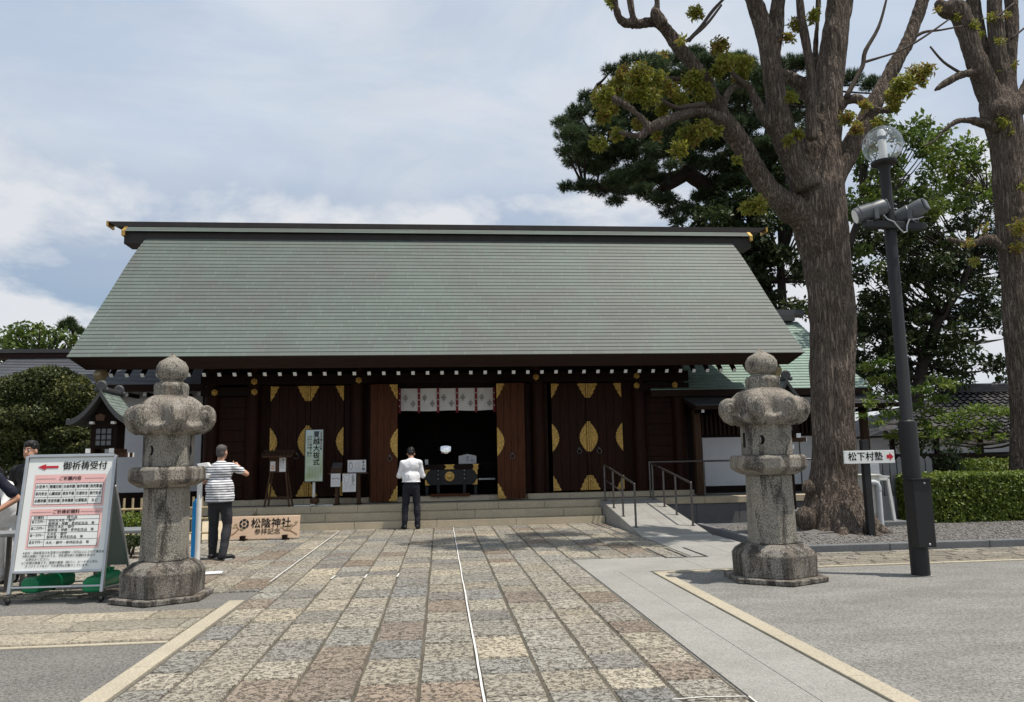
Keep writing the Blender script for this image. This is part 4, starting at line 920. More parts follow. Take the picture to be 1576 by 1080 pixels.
    for i in range(6):
        a = R_(60*i); rd = Vector((math.cos(a), math.sin(a), 0)); tg = Vector((-math.sin(a), math.cos(a), 0))
        rot = Matrix((rd, tg, Vector((0, 0, 1)))).transposed()
        cc_ = rd*0.488+Vector((0, 0, 1.985)); b.tube([cc_-tg*.098, cc_-tg*.082, cc_+tg*.082, cc_+tg*.098], [.088, .108, .108, .088], 28)
        b.tube([cc_-tg*.118, cc_-tg*.10, cc_+tg*.10, cc_+tg*.118], [.05, .062, .062, .05], 20)
        b.ell(rd*0.44+Vector((0, 0, 1.90)), (0.10, 0.115, 0.095), 22, 16, rot)
        for w_ in (-0.05, 0.0, 0.05):
            b.tube([rd*0.23+tg*w_*0.6+Vector((0, 0, 2.185)), rd*0.33+tg*w_*0.85+Vector((0, 0, 2.14)), rd*0.42+tg*w_+Vector((0, 0, 2.075)), rd*0.50+tg*w_+Vector((0, 0, 2.082)), rd*0.573+tg*w_+Vector((0, 0, 2.03)), rd*0.585+tg*w_+Vector((0, 0, 1.94)), rd*0.53+tg*w_+Vector((0, 0, 1.86)), rd*0.42+tg*w_+Vector((0, 0, 1.81))], [0.018, 0.02, 0.02, 0.02, 0.02, 0.02, 0.02, 0.02], 10)
    me = displaced(fuse(b, 0.009, 1), 0.003, 9); co, _ = get_co(me); co[:, 2] = 1.82+(co[:, 2]-1.80)*1.10; set_co(me, co); o = link_mesh('roof', me, 'granite_cap', t)
    b = MB(); hexloft(b, [(0.23, 2.23), (0.235, 2.375), (0.21, 2.415)]); b.build('neck', 'granite', t, bevel=0.012)
    b = MB(); b.lathe([(0.13, 2.405), (0.165, 2.420), (0.14, 2.440), (0.185, 2.475), (0.212, 2.545), (0.205, 2.605), (0.165, 2.660), (0.10, 2.695), (0.045, 2.725), (0.02, 2.760), (0.0, 2.765)], 40)
    b.build('jewel', 'granite', t, smooth=SM); return t
for o in (stone_lantern(),):
    o['label'] = 'weathered stone lantern next to the framed price board'; o.location = (-3.10, 9.12, 0); o.scale = (.83, .83, 1)
    c = copy_tree(o); c['label'] = 'weathered stone lantern in front of the big bare-limbed tree'; c.location = (3.95, 9.0, 0); c.rotation_euler.z = R_(-5); c.scale = (.91, .91, 1)

# ================================================================== WOODEN LANTERNS WITH COPPER ROOFS
def wooden_lantern():
    t = thing('wooden_lantern', (0, 0, 0), '', 'lantern', 'wooden lanterns with copper roofs')
    MB().box(-.45, .45, -.45, .45, 0, 0.28).build('stone_foot', 'base_block', t, bevel=0.02)
    MB().box(-.17, .17, -.17, .17, 0.281, 1.78).build('post', 'wood_dark', t, bevel=0.01)
    for s in (-1, 1):
        q = MB().box(-.50, .50, s*.16-.035, s*.16+.035, 1.70, 1.79).build('bracket', 'wood_brown', t)
        for e in (-1, 1): MB().box(e*.5-.006+.006*e, e*.5+.006+.006*e, s*.16-.036, s*.16+.036, 1.70, 1.79).build('white_end', 'white_tip', q)
        q = MB().box(s*.24-.035, s*.24+.035, -.45, .45, 1.792, 1.87).build('bracket', 'wood_brown', t)
        MB().box(s*.24-.05, s*.24+.05, -.464, -.451, 1.785, 1.875).build('white_end', 'white_tip', q)
        q = MB().box(s*.05-.03+.05*s, s*.05+.03+.05*s, -.40, -.18, 1.56, 1.64).build('bracket', 'wood_brown', t); MB().box(s*.05-.035+.05*s, s*.05+.035+.05*s, -.412, -.401, 1.555, 1.645).build('white_end', 'white_tip', q)
    fb = MB().box(-.27, .27, -.27, .27, 1.872, 2.40).build('lamp_box', 'wood_dark', t)
    pn = MB().box(-.17, .17, -.280, -.272, 1.93, 2.28).build('window', M.setdefault('lamp_paper', simple('grey_lamp_pane', (0.16, 0.17, 0.18), (0.13, 0.14, 0.15), 3, 0.5)), fb)
    g = MB()
    for x in (-.17, -.057, .057, .17): g.box(x-.01, x+.01, -.292, -.281, 1.92, 2.30)
    for z in (1.93, 2.045, 2.16, 2.28): g.box(-.18, .18, -.296, -.2925, z-.01, z+.01)
    g.build('window_bars', 'wood_dark', fb)
    curve = lambda u: 2.42+0.60*(1-u)**1.75+0.03*u**6
    for sgn in (-1, 1):
        b = MB(); n = 12
        for i in range(n):
            u0, u1 = i/n, (i+1)/n
            for k_ in range(6):
                y0, y1 = -.62+1.24*k_/6, -.62+1.24*(k_+1)/6
                b.add([(sgn*.66*u0, y0, curve(u0)+.004), (sgn*.66*u1, y0, curve(u1)+.012), (sgn*.66*u1, y1, curve(u1)+.012), (sgn*.66*u0, y1, curve(u0)+.004)], [(0, 1, 2, 3)], None, random.random())
        b.build('roof', 'copper_small', t)
        poly = [(sgn*.66*i/12, curve(i/12)) for i in range(13)]+[(sgn*.66*i/12, curve(i/12)-.11) for i in range(12, -1, -1)]
        MB().prism(poly, lambda x, z: (x, -.63, z), lambda x, z: (x, .63, z)).build('roof_edge', 'copper_dark', t)
    MB().prism([(-.3, 2.38), (.3, 2.38), (0, 2.86)], lambda x, z: (x, -.30, z), lambda x, z: (x, .3, z)).build('gable', 'wood_dark', t)
    for s in (-1, 1):
        MB().box(s*.22-.04, s*.22+.04, -.42, -.31, 2.36, 2.41).build('white_end', 'white_tip', t)
    MB().prism([(-.08, 2.42), (.08, 2.42), (.1, 2.52), (.0, 2.56), (-.1, 2.52)], lambda x, z: (x, -.55, z), lambda x, z: (x, -.51, z)).build('pendant', 'wood_brown', t, bevel=.008)
    MB().box(-.06, .06, -.58, .58, 3.0, 3.09).build('ridge', 'copper_dark', t, bevel=0.02)
    for y in (-.56, .56, ):
        b = MB(); b.lathe([(0.09, -.04), (0.12, 0), (0.09, .04)], 16); b.v = [(x, y+z, 3.10+yy) for x, yy, z in b.v]; b.ell((-.10, y, 3.03), (.06, .03, .05)); b.ell((.10, y, 3.03), (.06, .03, .05)); b.build('ridge_end_tile', 'copper_dark', t, smooth=SM)
    return t
o = wooden_lantern(); o['label'] = 'dark wooden lantern with curved copper roof beside the rounded shrub'; o.location = (-6.55, 15.5, 0); o.rotation_euler.z = R_(4); o.location.x = -6.42; o.scale = (.86, .86, .955)
c = copy_tree(o); c['label'] = 'copper roofed wooden lantern whose roof peeks out between a stone lantern and the big trunk'; c.location = (7.22, 15.6, 0.02); c.rotation_euler.z = R_(-8); c.scale = (.86, .86, .98)

# ================================================================== LAMP POST
lp = thing('lamp_post', (5.71, 8.88, 0), 'charcoal lamp post with clear glass globe and two floodlights', 'lamp post'); lx, ly = 5.71, 8.88
b = MB(); b.lathe([(0.135, 0), (0.135, 0.004)], 24, (lx, ly, 0)); b.build('foot', 'flag', lp)
b = MB(); b.lathe([(0.106, .004), (0.106, 1.80), (0.102, 1.83), (0.075, 1.845), (0.072, 1.85), (0.070, 4.55), (0.066, 4.75), (0.064, 5.05), (0.085, 5.10)], 28, (lx, ly, 0)); b.build('pole', 'pole', lp, smooth=SM)
b = MB(); b.lathe([(0.085, 5.10), (0.155, 5.135), (0.16, 5.165), (0.08, 5.17)], 28, (lx, ly, 0)); b.build('globe_holder', 'pole', lp, smooth=SM)
gz = 5.395
b = MB(); b.ell((lx, ly, gz), (0.245, 0.245, 0.245), 40, 24); pass
me = bpy.data.meshes.new('globe'); me.from_pydata(b.v, [], b.f); me.shade_smooth(); gl = link_mesh('globe', me, 'glass', lp)
b = MB(); b.lathe([(0.05, 5.172), (0.05, 5.56), (0.03, 5.6), (0.0, 5.61)], 20, (lx, ly, 0)); b.build('lamp_tube', 'frost', gl, smooth=SM)
b = MB(); b.lathe([(0.052, 5.46), (0.058, 5.47), (0.058, 5.50), (0.052, 5.51)], 20, (lx, ly, 0)); b.build('lamp_band', 'grey_metal', gl)
cd = Vector((0.995, 0.10, 0))
b = MB(); b.beam(Vector((lx, ly-.06, 4.30))-cd*0.40, Vector((lx, ly-.06, 4.30))+cd*0.46, 0.10, 0.09); b.build('cross_arm', 'pole', lp, bevel=0.01)
def flood(base, d, tilt):
    d = Vector(d).normalized(); z = Vector((0, 0, 1)); s = d.cross(z).normalized()
    prof = [(r_*.88, z_*.88) for r_, z_ in [(0.0, -0.17), (0.105, -0.17), (0.115, -0.15), (0.115, 0.02), (0.125, 0.03), (0.128, 0.20), (0.118, 0.21), (0.115, 0.26), (0.0, 0.262)]]
    c = Vector(base)+Vector((0, 0, 0.145)); up = s.cross(d)
    b = MB(); b.lathe(prof, 28); b.v = [tuple(c+s*x+up*y+d*z_) for x, y, z_ in b.v]
    f = b.build('floodlight', 'grey_metal', lp, smooth=SM)
    b = MB(); b.lathe([(0.088, 0.2315), (0.088, 0.237)], 28); b.v = [tuple(c+s*x+up*y+d*z_) for x, y, z_ in b.v]; b.build('lens', 'frost', f)
    b = MB(); b.obox(c-d*0.168+up*0.0, s*0.075, up*0.075, d*0.018); b.build('end_cap', 'grey_metal', f, bevel=0.02)
    b = MB()
    for e in (-1, 1): b.beam(c+s*e*0.122, Vector(base)+s*e*0.125, 0.012, 0.05, d)
    b.beam(Vector(base)+s*.135+Vector((0, 0, .006)), Vector(base)-s*.135+Vector((0, 0, .006)), 0.05, 0.012); b.build('yoke', 'grey_metal', f)
flood((lx-0.24, ly-0.06, 4.352), (-0.94, 0.22, -0.30), 0); flood((lx+0.30, ly-0.04, 4.352), (-0.62, 0.75, -0.34), 0)
b = MB(); pts = [(-0.15, 4.42), (-.10, 4.36), (-.02, 4.33), (.05, 4.24), (.10, 4.19), (.14, 4.20), (.15, 4.28), (.19, 4.36), (.30, 4.37), (.38, 4.40)]
b.tube([(lx+x, ly-.125, z) for x, z in pts], 0.009, 8); b.build('cable', 'alu', lp, smooth=SM)
jb = MB().box(lx-0.10, lx+0.125, ly-0.165, ly-0.03, 0.34, 1.13).build('junction_box', 'pole', lp, bevel=0.006)
MB().box(lx-0.115, lx+0.135, ly-0.185, ly-0.03, 1.131, 1.143).build('box_lid', 'pole', jb); 
for z in (1.09, 0.375): MB().ell((lx+.04, ly-.168, z), (.014, .008, .014), 10, 8).build('screw', 'alu', jb)

# ================================================================== SIGNS
# framed A-board with the prayer fees
BL, BR_, TL, TR_ = Vector((-4.69, 9.03, 0.05)), Vector((-3.71, 9.0, 0.05)), Vector((-4.73, 9.33, 1.60)), Vector((-3.75, 9.30, 1.60))
sg = thing('a_board_sign', (-4.2, 9.2, 0), 'large white framed A-board price sign with red arrow beside the left stone lantern', 'sign board')
ex = (BR_-BL).normalized(); ez = (TL-BL).normalized(); en = ex.cross(ez)
if en.y > 0: en = -en
for a, c in ((BL, TL), (BR_, TR_)):
    MB().beam(a+ez*0.06, c, 0.034, 0.045, en).build('frame_leg', 'alu', sg, bevel=0.006)
    MB().ell(a+Vector((0, 0, -0.012)), (0.03, 0.035, 0.035)).build('foot_cap', 'rubber', sg, smooth=True)
MB().beam(TL+ex*0.017, TR_-ex*0.017, 0.034, 0.045, en).build('frame_bar', 'alu', sg, bevel=0.005)
MB().beam(BL+ez*.29+ex*.017, BR_+ez*.29-ex*.017, 0.03, 0.045, en).build('frame_bar', 'alu', sg, bevel=0.005)
MB().beam(BL+ez*.13, BR_+ez*.13, 0.018, 0.018, en).build('cross_bar', 'alu', sg)
O = BL+ez*0.305+ex*0.02; BW = (BR_-BL).length-0.04; BH = 1.579-0.305-0.02
b = MB(); b.obox(O+ex*BW/2+ez*BH/2-en*0.004, ex*BW/2, ez*BH/2, en*0.006); bd = b.build('board', 'white_board', sg)
fr = lambda u, v, d=0.004: O+ex*u+ez*v+en*(d)
def rect(mb, x0, y0, x1, y1, f, d): mb.add([f(x0, y0, d), f(x1, y0, d), f(x1, y1, d), f(x0, y1, d)], [(0, 1, 2, 3)])
h = BH; w = BW
pk = MB(); rect(pk, .09*w, h*.555, .93*w, h*.845, fr, .0035); rect(pk, .09*w, h*.185, .93*w, h*.535, fr, .0035); pk.build('pink_field', 'pink', bd)
wt = MB(); X0_, X1_ = .115*w, .905*w; rect(wt, X0_, h*.575, X1_, h*.765, fr, .005); rect(wt, X0_, h*.205, X1_, h*.475, fr, .005); wt.build('table_field', 'white_board', bd)
ln = MB(); lw_ = .0022
def hl(y, x0=X0_, x1=X1_): rect(ln, x0, y-lw_/1.2, x1, y+lw_/1.2, fr, .0065)
def vl(x, y0, y1): rect(ln, x-lw_/1.2, y0, x+lw_/1.2, y1, fr, .0066)
for i in range(4): hl(h*(.575+.19*i/3))
for i in range(6): vl(X0_+(X1_-X0_)*i/5, h*.575, h*.765)
ys_ = [.205, .266, .327, .389, .440, .475]
for y in ys_: hl(h*y)
for x in (X0_, X0_+(X1_-X0_)*.23, X1_): vl(x, h*.205, h*.475)
for y in (.806, .506): hl(h*y, X0_, .34*w); hl(h*y, .68*w, X1_)
ln.build('table_lines', 'ink', bd)
tx = MB(); fw = lambda u, v: fr(u, v, .0075)
write(tx, '御祈祷受付', .1, fw, .67*w, h*.918, .022, width=.52*w); write(tx, 'ご　き　とう', .022, fw, .66*w, h*.965, .02)
write(tx, 'ご祈願内容', .05, fw, .51*w, h*.806, .022); write(tx, 'ご祈祷初穂料', .05, fw, .51*w, h*.506, .022)
rows = ['お宮参り 開運厄除 合格祈願 勉学祈願 商売繁盛', '家内安全 心願成就 病気平癒 交通安全 旅行安全', '必勝祈願 安産祈願 身体健康 社運隆昌 など']
for r_, row in enumerate(rows):
    for c_, tt in enumerate(row.split()): write(tx, tt, .042, fw, X0_+(X1_-X0_)*(c_+.5)/5, h*(.733-.0633*r_), .02, width=(X1_-X0_)/5*(.86 if len(tt) > 2 else .45))
xm_ = X0_+(X1_-X0_)*.115; xr_ = X0_+(X1_-X0_)*.26
write(tx, '初穂料', .038, fw, xm_, h*.457, .015); write(tx, '授与品', .038, fw, X0_+(X1_-X0_)*.6, h*.457, .015)
for y, amt, l1, l2 in ((.4145, '金三万円～', '特別大木札・御守', '御神酒・神饌・参拝記念品　等'), (.358, '金二万円～', '特別大木札・御守', '御神酒・神饌・参拝記念品　等'), (.2965, '金一万円～', '大木札・御守', '御神酒・参拝記念品　等'), (.2355, '金五千円～', '木札・御守・参拝記念品　等', '')):
    write(tx, amt, .034, fw, xm_, h*(y+.006), .02, width=(X1_-X0_)*.2); 
    if l2: write(tx, l1, .036, fw, xr_, h*(y+.014), .012, 'LEFT'); write(tx, l2, .036, fw, xr_, h*(y-.013), .012, 'LEFT')
    else: write(tx, l1, .036, fw, xr_, h*y, .012, 'LEFT')
for i, s_ in enumerate(['※会社・団体等及びお宮参りは初穂料一万円以上とさせて頂きます。', '※申込用紙にご記入のうえ、守札授与所に初穂料を添えて', '　 お申込みください。', '※ご祈祷は神事です。極度の軽装（短パン、ビーチサンダル、', '　 タンクトップなど）での参列はお断りしています。']):
    write(tx, s_, .0305, fw, .075*w, h*(.150-.0285*i), .012, 'LEFT')
tx.build('lettering', 'ink', bd)
ar = MB(); ax, ay = .11*w, h*.915; pts = [(0, 0), (.09, .035), (.09, .013), (.23, .013), (.23, -.013), (.09, -.013), (.09, -.035)]
ar.add([fr(ax+x, ay+y, .0075) for x, y in pts], [(0, 1, 2, 3, 4, 5, 6)]); ar.build('red_arrow', 'red', bd)
bk = [(Vector((-4.66, 9.95, 0.03)), Vector((-4.70, 9.42, 1.25))), (Vector((-3.74, 9.92, 0.03)), Vector((-3.78, 9.39, 1.25)))]
for a, c in bk: MB().beam(a, c, 0.03, 0.04, (0, 1, 0.3)).build('back_leg', 'alu', sg, bevel=0.005); MB().ell(a, (0.028, 0.03, 0.03)).build('foot_cap', 'rubber', sg, smooth=True)
d1 = (bk[0][1]-bk[0][0]); d2 = (bk[1][1]-bk[1][0])
b = MB(); vs = [bk[0][0]+d1*.22+Vector((.02, 0, 0)), bk[1][0]+d2*.22-Vector((.02, 0, 0)), bk[1][0]+d2*.99-Vector((.02, 0, 0)), bk[0][0]+d1*.99+Vector((.02, 0, 0))]; b.add(vs+[v+Vector((0, -.012, 0)) for v in vs], [(0, 1, 2, 3), (7, 6, 5, 4), (0, 4, 5, 1), (1, 5, 6, 2), (2, 6, 7, 3), (3, 7, 4, 0)]); b.build('back_panel', 'sign_back', sg)
MB().beam(bk[0][0]+d1*.06, bk[1][0]+d2*.06, 0.018, 0.018).build('cross_bar', 'alu', sg)
for e in (0, 1): MB().beam((BL if e == 0 else BR_)+Vector((0.0, 0.03, .10)), bk[e][0]+Vector((0, -.02, .06)), 0.016, 0.016).build('side_bar', 'alu', sg)
def tank(loc, rz, label):
    t = thing('water_weight', loc, label, 'water weight', 'green water weights of the A-board', rz); B0 = Vector(loc); Rz = Matrix.Rotation(rz, 3, 'Z')
    b = MB(); poly = [(-.11, .03), (-.08, 0), (.08, 0), (.11, .03), (.11, .12), (.07, .165), (-.07, .165), (-.11, .12)]
    b.prism(poly, lambda u, v: B0+Rz@Vector((u, -.30, v)), lambda u, v: B0+Rz@Vector((u, .30, v))); tk = b.build('tank_body', 'tank', t, bevel=0.022)
    b = MB(); b.tube([B0+Rz@Vector(p) for p in ((0, -.12, .16), (0, -.11, .215), (0, -.06, .23), (0, .06, .23), (0, .11, .215), (0, .12, .16))], 0.024, 10); b.build('handle', 'tank', t, smooth=SM)
    b = MB(); b.lathe([(.035, .16), (.035, .20), (.03, .205)], 16, B0+Rz@Vector((0, .22, 0))); b.build('screw_cap', 'tank', t, smooth=SM)
tank((-4.50, 9.50, .09), R_(-14), 'green water weight with handle under the left end of the A-board'); tank((-3.87, 9.42, .09), R_(2), 'green water weight at the right foot of the A-board by the lantern')
# low pale wooden sign
a, c = Vector((-3.98, 15.2, 0.03)), Vector((-2.70, 15.2, 0.03)); ws = thing('wooden_sign', (-3.34, 15.25, 0), 'low pale wooden sign board with brushed black characters before the steps', 'sign board')
b = MB(); b.obox((-3.34, 15.25, .245), (.64, 0, 0), (0, .012, .003), (0, .04, .205)); wb = b.build('board', 'wood_pale', ws, bevel=0.004)
f2 = lambda u, v, d=0.0: Vector((-3.34+u, 15.235-.002-d+.195*v-.0, .245+v))
tx = MB(); write(tx, '松陰神社', .19, f2, .10, .065, .018, width=.74); write(tx, '参拝記念', .115, f2, .04, -.085, .014, width=.48)
for i in range(6):                                              # round crest
    a0 = R_(60*i+5); a1 = R_(60*i+55); pts = [(-.40+.092*math.cos(t), .07+.092*math.sin(t)) for t in np.linspace(a0, a1, 6)]+[(-.40+.052*math.cos(t), .07+.052*math.sin(t)) for t in np.linspace(a1, a0, 6)]
    tx.add([f2(*p) for p in pts], [tuple(range(12))])
for i in range(4):
    a0 = R_(90*i+45); c0 = (-.40+.018*math.cos(a0), .07+.018*math.sin(a0)); tx.add([f2(c0[0]+.014*math.cos(t), c0[1]+.014*math.sin(t)) for t in np.linspace(0, 6, 8)], [tuple(range(8))])
tx.build('lettering', 'ink', wb)
def flatline(mb, pts, w_, f):
    for p, q in zip(pts[:-1], pts[1:]):
        d = Vector((q[0]-p[0], q[1]-p[1])).normalized()*w_/2; mb.add([f(p[0]-d.y, p[1]+d.x), f(p[0]+d.y, p[1]-d.x), f(q[0]+d.y, q[1]-d.x), f(q[0]-d.y, q[1]+d.x)], [(0, 1, 2, 3)])
for lines in (([(.60, -.15), (.52, -.10), (.46, -.07), (.36, -.06), (.32, -.02)], [(.46, -.07), (.50, 0), (.58, .05)]), ([(-.62, -.13), (-.55, -.08), (-.50, -.02), (-.54, .03)], [(-.5, -.02), (-.42, -.05)])):
    br = MB(); flatline(br, lines[0], .019, f2); flatline(br, lines[1], .012, f2); br.build('branch_print', M.setdefault('print_brown', simple('brown_print', (0.26, 0.15, 0.08), rough=.6)), wb)
gr = MB()
for cx_, cy_ in ((.30, -.02), (.36, .0), (.57, .07), (.48, .02), (.42, -.035), (-.55, .05), (-.43, -.04), (-.58, .0)):
    for i in range(7): a_ = R_(10+27*i); flatline(gr, [(cx_, cy_), (cx_+.045*math.cos(a_), cy_+.035*math.sin(a_))], .006, f2)
gr.build('pine_print', M.setdefault('print_olive', simple('olive_print', (0.36, 0.30, 0.17), rough=.6)), wb)
for x in (-3.74, -2.96): MB().box(x-.045, x+.045, 15.10, 15.40, 0.01, .10).build('foot', 'wood_dark', ws, bevel=0.004)
# direction sign on a post
dp = thing('direction_sign', (6.98, 12.07, 0.05), 'white arrow direction sign on a dark square post before the big trunk', 'direction sign')
MB().box(6.92, 7.03, 12.03, 12.13, 0.0, 1.66).build('post', 'pole', dp, bevel=0.006)
a, c = P(1300, 713, 12.0), P(1376, 693, 12.0); zc = (P(1338, 703, 12.0)).z
pl_ = MB().box(a.x, c.x, 12.0, 12.026, zc-.105, zc+.105).build('panel', 'white_board', dp, bevel=0.004)
f3 = lambda u, v: Vector((a.x+u, 11.9975, zc+v)); W3 = c.x-a.x
tx = MB(); write(tx, '松下村塾', .15, f3, W3*.42, .0, .020, width=W3*.68); tx.build('lettering', 'ink', pl_)
tx = MB(); x_ = W3*.84; tx.add([f3(x_+x, y) for x, y in ((0, .03), (.05, .03), (.05, .065), (.12, 0), (.05, -.065), (.05, -.03), (0, -.03))], [tuple(range(7))]); tx.build('red_arrow', 'red', pl_)
g = MB()
for u, v in ((.02, .085), (W3-.02, .085), (.02, -.085), (W3-.02, -.085)): g.ell((a.x+u, 12.0, zc+v), (.008, .006, .008), 8, 6)
g.build('screw', 'alu', pl_)

# ================================================================== SMALL THINGS BY THE STEPS
ph_ = thing('fortune_box_stand', (-3.75, 17.9, 0.475), 'dark roofed wooden box on splayed legs with paper notices on the platform', 'box stand')
o0 = P(428, 776, 17.85); bx, by, bz = o0.x, 17.9, 0.475
for sx in (-1, 1):
    for sy in (-1, 1): MB().beam((bx+sx*.27, by+sy*.2, bz), (bx+sx*.17, by+sy*.12, bz+.76), .035, .035, (0, 1, 0)).build('leg', 'wood_brown', ph_)
for sy in (-1, 1): MB().beam((bx-.24, by+sy*.17, bz+.2), (bx+.24, by+sy*.17, bz+.2), .03, .03).build('cross_rail', 'wood_brown', ph_)
MB().box(bx-.2, bx+.2, by-.15, by+.15, bz+.761, bz+1.13).build('box_body', 'wood_brown', ph_, bevel=.006)
b = MB()
for i in range(7): b.obox((bx, by-.27+.09*i, bz+1.13+.11-.11*abs(i-3)/3), (.33, 0, 0), (0, .05, (.02 if i < 3 else -.02 if i > 3 else 0)), (0, 0, .012))
for i in range(9): b.beam((bx-.32+.08*i, by-.29, bz+1.15), (bx-.32+.08*i, by, bz+1.265), .025, .02)
b.build('shingle_roof', 'wood_brown', ph_)
f4 = lambda u, v: Vector((bx+u, by-.157, bz+.95+v))
for x0, x1, t_ in ((.03, .17, '御みくじ'), (-.17, -.06, '')):
    q = MB().box(bx+x0, bx+x1, by-.1555, by-.151, bz+.775+(.02 if t_ == '' else 0), bz+1.09-(.08 if t_ == '' else 0)).build('notice', 'paper', ph_)
    if t_:
        tx = MB(); write(tx, '\n'.join(t_), .05, f4, .115, 0, .01); [flatline(tx, [(.05+.018*i, .11), (.05+.018*i, -.10)], .004, f4) for i in range(2)]; tx.build('lettering', 'ink', q)
    else: MB().box(bx-.15, bx-.08, by-.158, by-.1556, bz+.82, bz+.93).build('red_print', 'wood_pale', q)
# tall rite notice on a pole
a, c = P(469, 741, 17.75), P(498, 661, 17.75); nb = thing('rite_notice_board', ((a.x+c.x)/2, 17.75, .475), 'tall pale blue green notice board with vertical black characters on a white pole', 'notice board')
xm = (a.x+c.x)/2; pn = MB().box(a.x, c.x, 17.73, 17.76, a.z, c.z).build('panel', 'poster', nb, bevel=.003)
b = MB()
for x0, x1, z0, z1 in ((a.x-.012, a.x+.004, a.z-.012, c.z+.012), (c.x-.004, c.x+.012, a.z-.012, c.z+.012), (a.x+.004, c.x-.004, c.z-.002, c.z+.012), (a.x+.004, c.x-.004, a.z-.012, a.z+.002)): b.box(x0, x1, 17.72, 17.765, z0, z1)
b.build('frame', 'pole', nb)
f5 = lambda u, v: Vector((xm+u, 17.726, (a.z+c.z)/2+v)); hh = (c.z-a.z)/2; ww = (c.x-a.x)/2
tx = MB()
for i, ch in enumerate('夏越大祓式'): write(tx, ch, .155, f5, ww*.25, hh*(.80-.27*i), .022)
tx.build('lettering', 'ink', pn); tx = MB()
for i, ch in enumerate('なごしおおはらえしき'): write(tx, ch, .028, f5, ww*.55, hh*(.6-.09*i), .008)
for u, s_, e_ in ((-.38, '半年の罪穢を祓う', .0), (-.66, '六月三十日　齋行', 0)):
    for i, ch in enumerate(s_): write(tx, ch, .055, f5, ww*u, hh*(.72-.105*i), .012)
for i in range(9): flatline(tx, [(ww*(.72-.17*i), -hh*.42), (ww*(.72-.17*i), -hh*(.9-.02*(i % 3)))], .005, f5)
tx.build('small_lettering', 'ink_soft', pn)
f5b = lambda u, v: Vector((xm+u, 17.7255, (a.z+c.z)/2+v)); f5c = lambda u, v: Vector((xm+u, 17.724, (a.z+c.z)/2+v))
tx = MB(); tx.add([f5b(*p) for p in ((ww*.68, hh*.22), (ww*.86, hh*.22), (ww*.86, hh*.95), (ww*.68, hh*.95))], [(0, 1, 2, 3)]); st = tx.build('black_strip', 'ink', pn)
tx = MB(); [write(tx, ch, .042, f5c, ww*.77, hh*(.9-.075*i)) for i, ch in enumerate('参列自由　祭事案内')]; tx.build('strip_lettering', 'white_board', st)
b = MB(); b.tube([(xm, 17.78, .50), (xm, 17.78, a.z+.3)], .032, 12); b.build('pole', 'white_paint', nb, smooth=SM)
MB().box(xm-.42, xm+.42, 17.73, 17.83, .476, .50).build('foot', 'white_paint', nb); MB().box(xm-.05, xm+.05, 17.5 if 0 else 17.64, 17.95, .5005, .522).build('foot', 'white_paint', nb)
b = MB(); b.ell((xm+.03, 17.70, .59), (.11, .09, .085)); b.build('weight_bag', 'wood_brown', nb, smooth=True)
# small table with notices
a, c = P(505, 728, 17.9), P(566, 728, 17.9); tz = a.z; nt_ = thing('notice_table', ((a.x+c.x)/2, 18.0, .475), 'narrow brown wooden table with notices taped to its front edge', 'table')
MB().box(a.x, c.x, 17.85, 18.2, tz-.03, tz).build('tabletop', 'wood_brown', nt_, bevel=.004)
for px in (519, 552): 
    x = P(px, 750, 18).x
    for y in (17.93, 18.14): MB().box(x-.035, x+.035, y-.025, y+.025, .476, tz-.031).build('leg', 'wood_brown', nt_)
    MB().box(x-.05, x+.05, 17.85, 18.25, .475, .50).build('foot', 'wood_dark', nt_)
def sheet(px0, py0, px1, py1, Y, name, parent, mat='paper', th=.006):
    a_, c_ = P(px0, py1, Y), P(px1, py0, Y); q = MB().box(a_.x, c_.x, Y-th, Y, a_.z, c_.z).build(name, mat, parent)
    return q, lambda u, v: Vector((a_.x+(c_.x-a_.x)*u, Y-th-.0015, a_.z+(c_.z-a_.z)*v)), c_.x-a_.x, c_.z-a_.z
def scribble(parent, f, rows, x0=.1, x1=.9, y0=.1, y1=.9, vert=False, mat='ink_soft', w=.004):
    tx = MB()
    for i in range(rows):
        t = (i+.5)/rows; k_ = random.uniform(.0, .18)
        p, q = ((x0+(x1-x0)*t, y1), (x0+(x1-x0)*t, y0+k_*(y1-y0))) if vert else ((x0, y1-(y1-y0)*t), (x1-k_*(x1-x0), y1-(y1-y0)*t))
        A, B_ = f(*p), f(*q); d = (B_-A).normalized(); s = d.cross(Vector((0, 1, 0)))*w/2; n_ = int((B_-A).length/.03)+1
        for j in range(n_):                                  # broken strokes, like lines of small handwriting
            if random.random() < .15: continue
            u, v = A+(B_-A)*(j/n_), A+(B_-A)*((j+.7)/n_); tx.add([u-s, v-s, v+s, u+s], [(0, 1, 2, 3)])
    return tx.build('lettering', mat, parent)
q, f, w_, h_ = sheet(509, 728.5, 524, 749, 17.838, 'notice', nt_); scribble(q, f, 6); flatline(g := MB(), [(.1, .62), (.85, .62), (.85, .5)], .03, f); g.build('arrow_print', 'ink', q)
q, f, w_, h_ = sheet(527, 728.5, 548, 757, 17.838, 'notice', nt_); scribble(q, f, 9, .08, .92, .05, .42, True)
g = MB(); flatline(g, [(.1, .9), (.2, .98), (.3, .9), (.5, .95), (.55, .78), (.42, .7), (.45, .52), (.25, .47), (.14, .55), (.18, .72), (.06, .78), (.1, .9)], .012, f); g.build('outline_print', 'ink', q); g = MB(); [write(g, ch, .07, lambda u, v: f(u/w_, v/h_), .78*w_, (.88-.14*i)*h_, .01) for i, ch in enumerate('人形流し')]; g.build('title_lettering', 'ink', q)
cb_ = thing('rite_card', (0, 18, tz), 'white landscape card with a drawn emblem standing on the right of the notice table', 'card'); cb_.location = P(550, 727, 18.0)
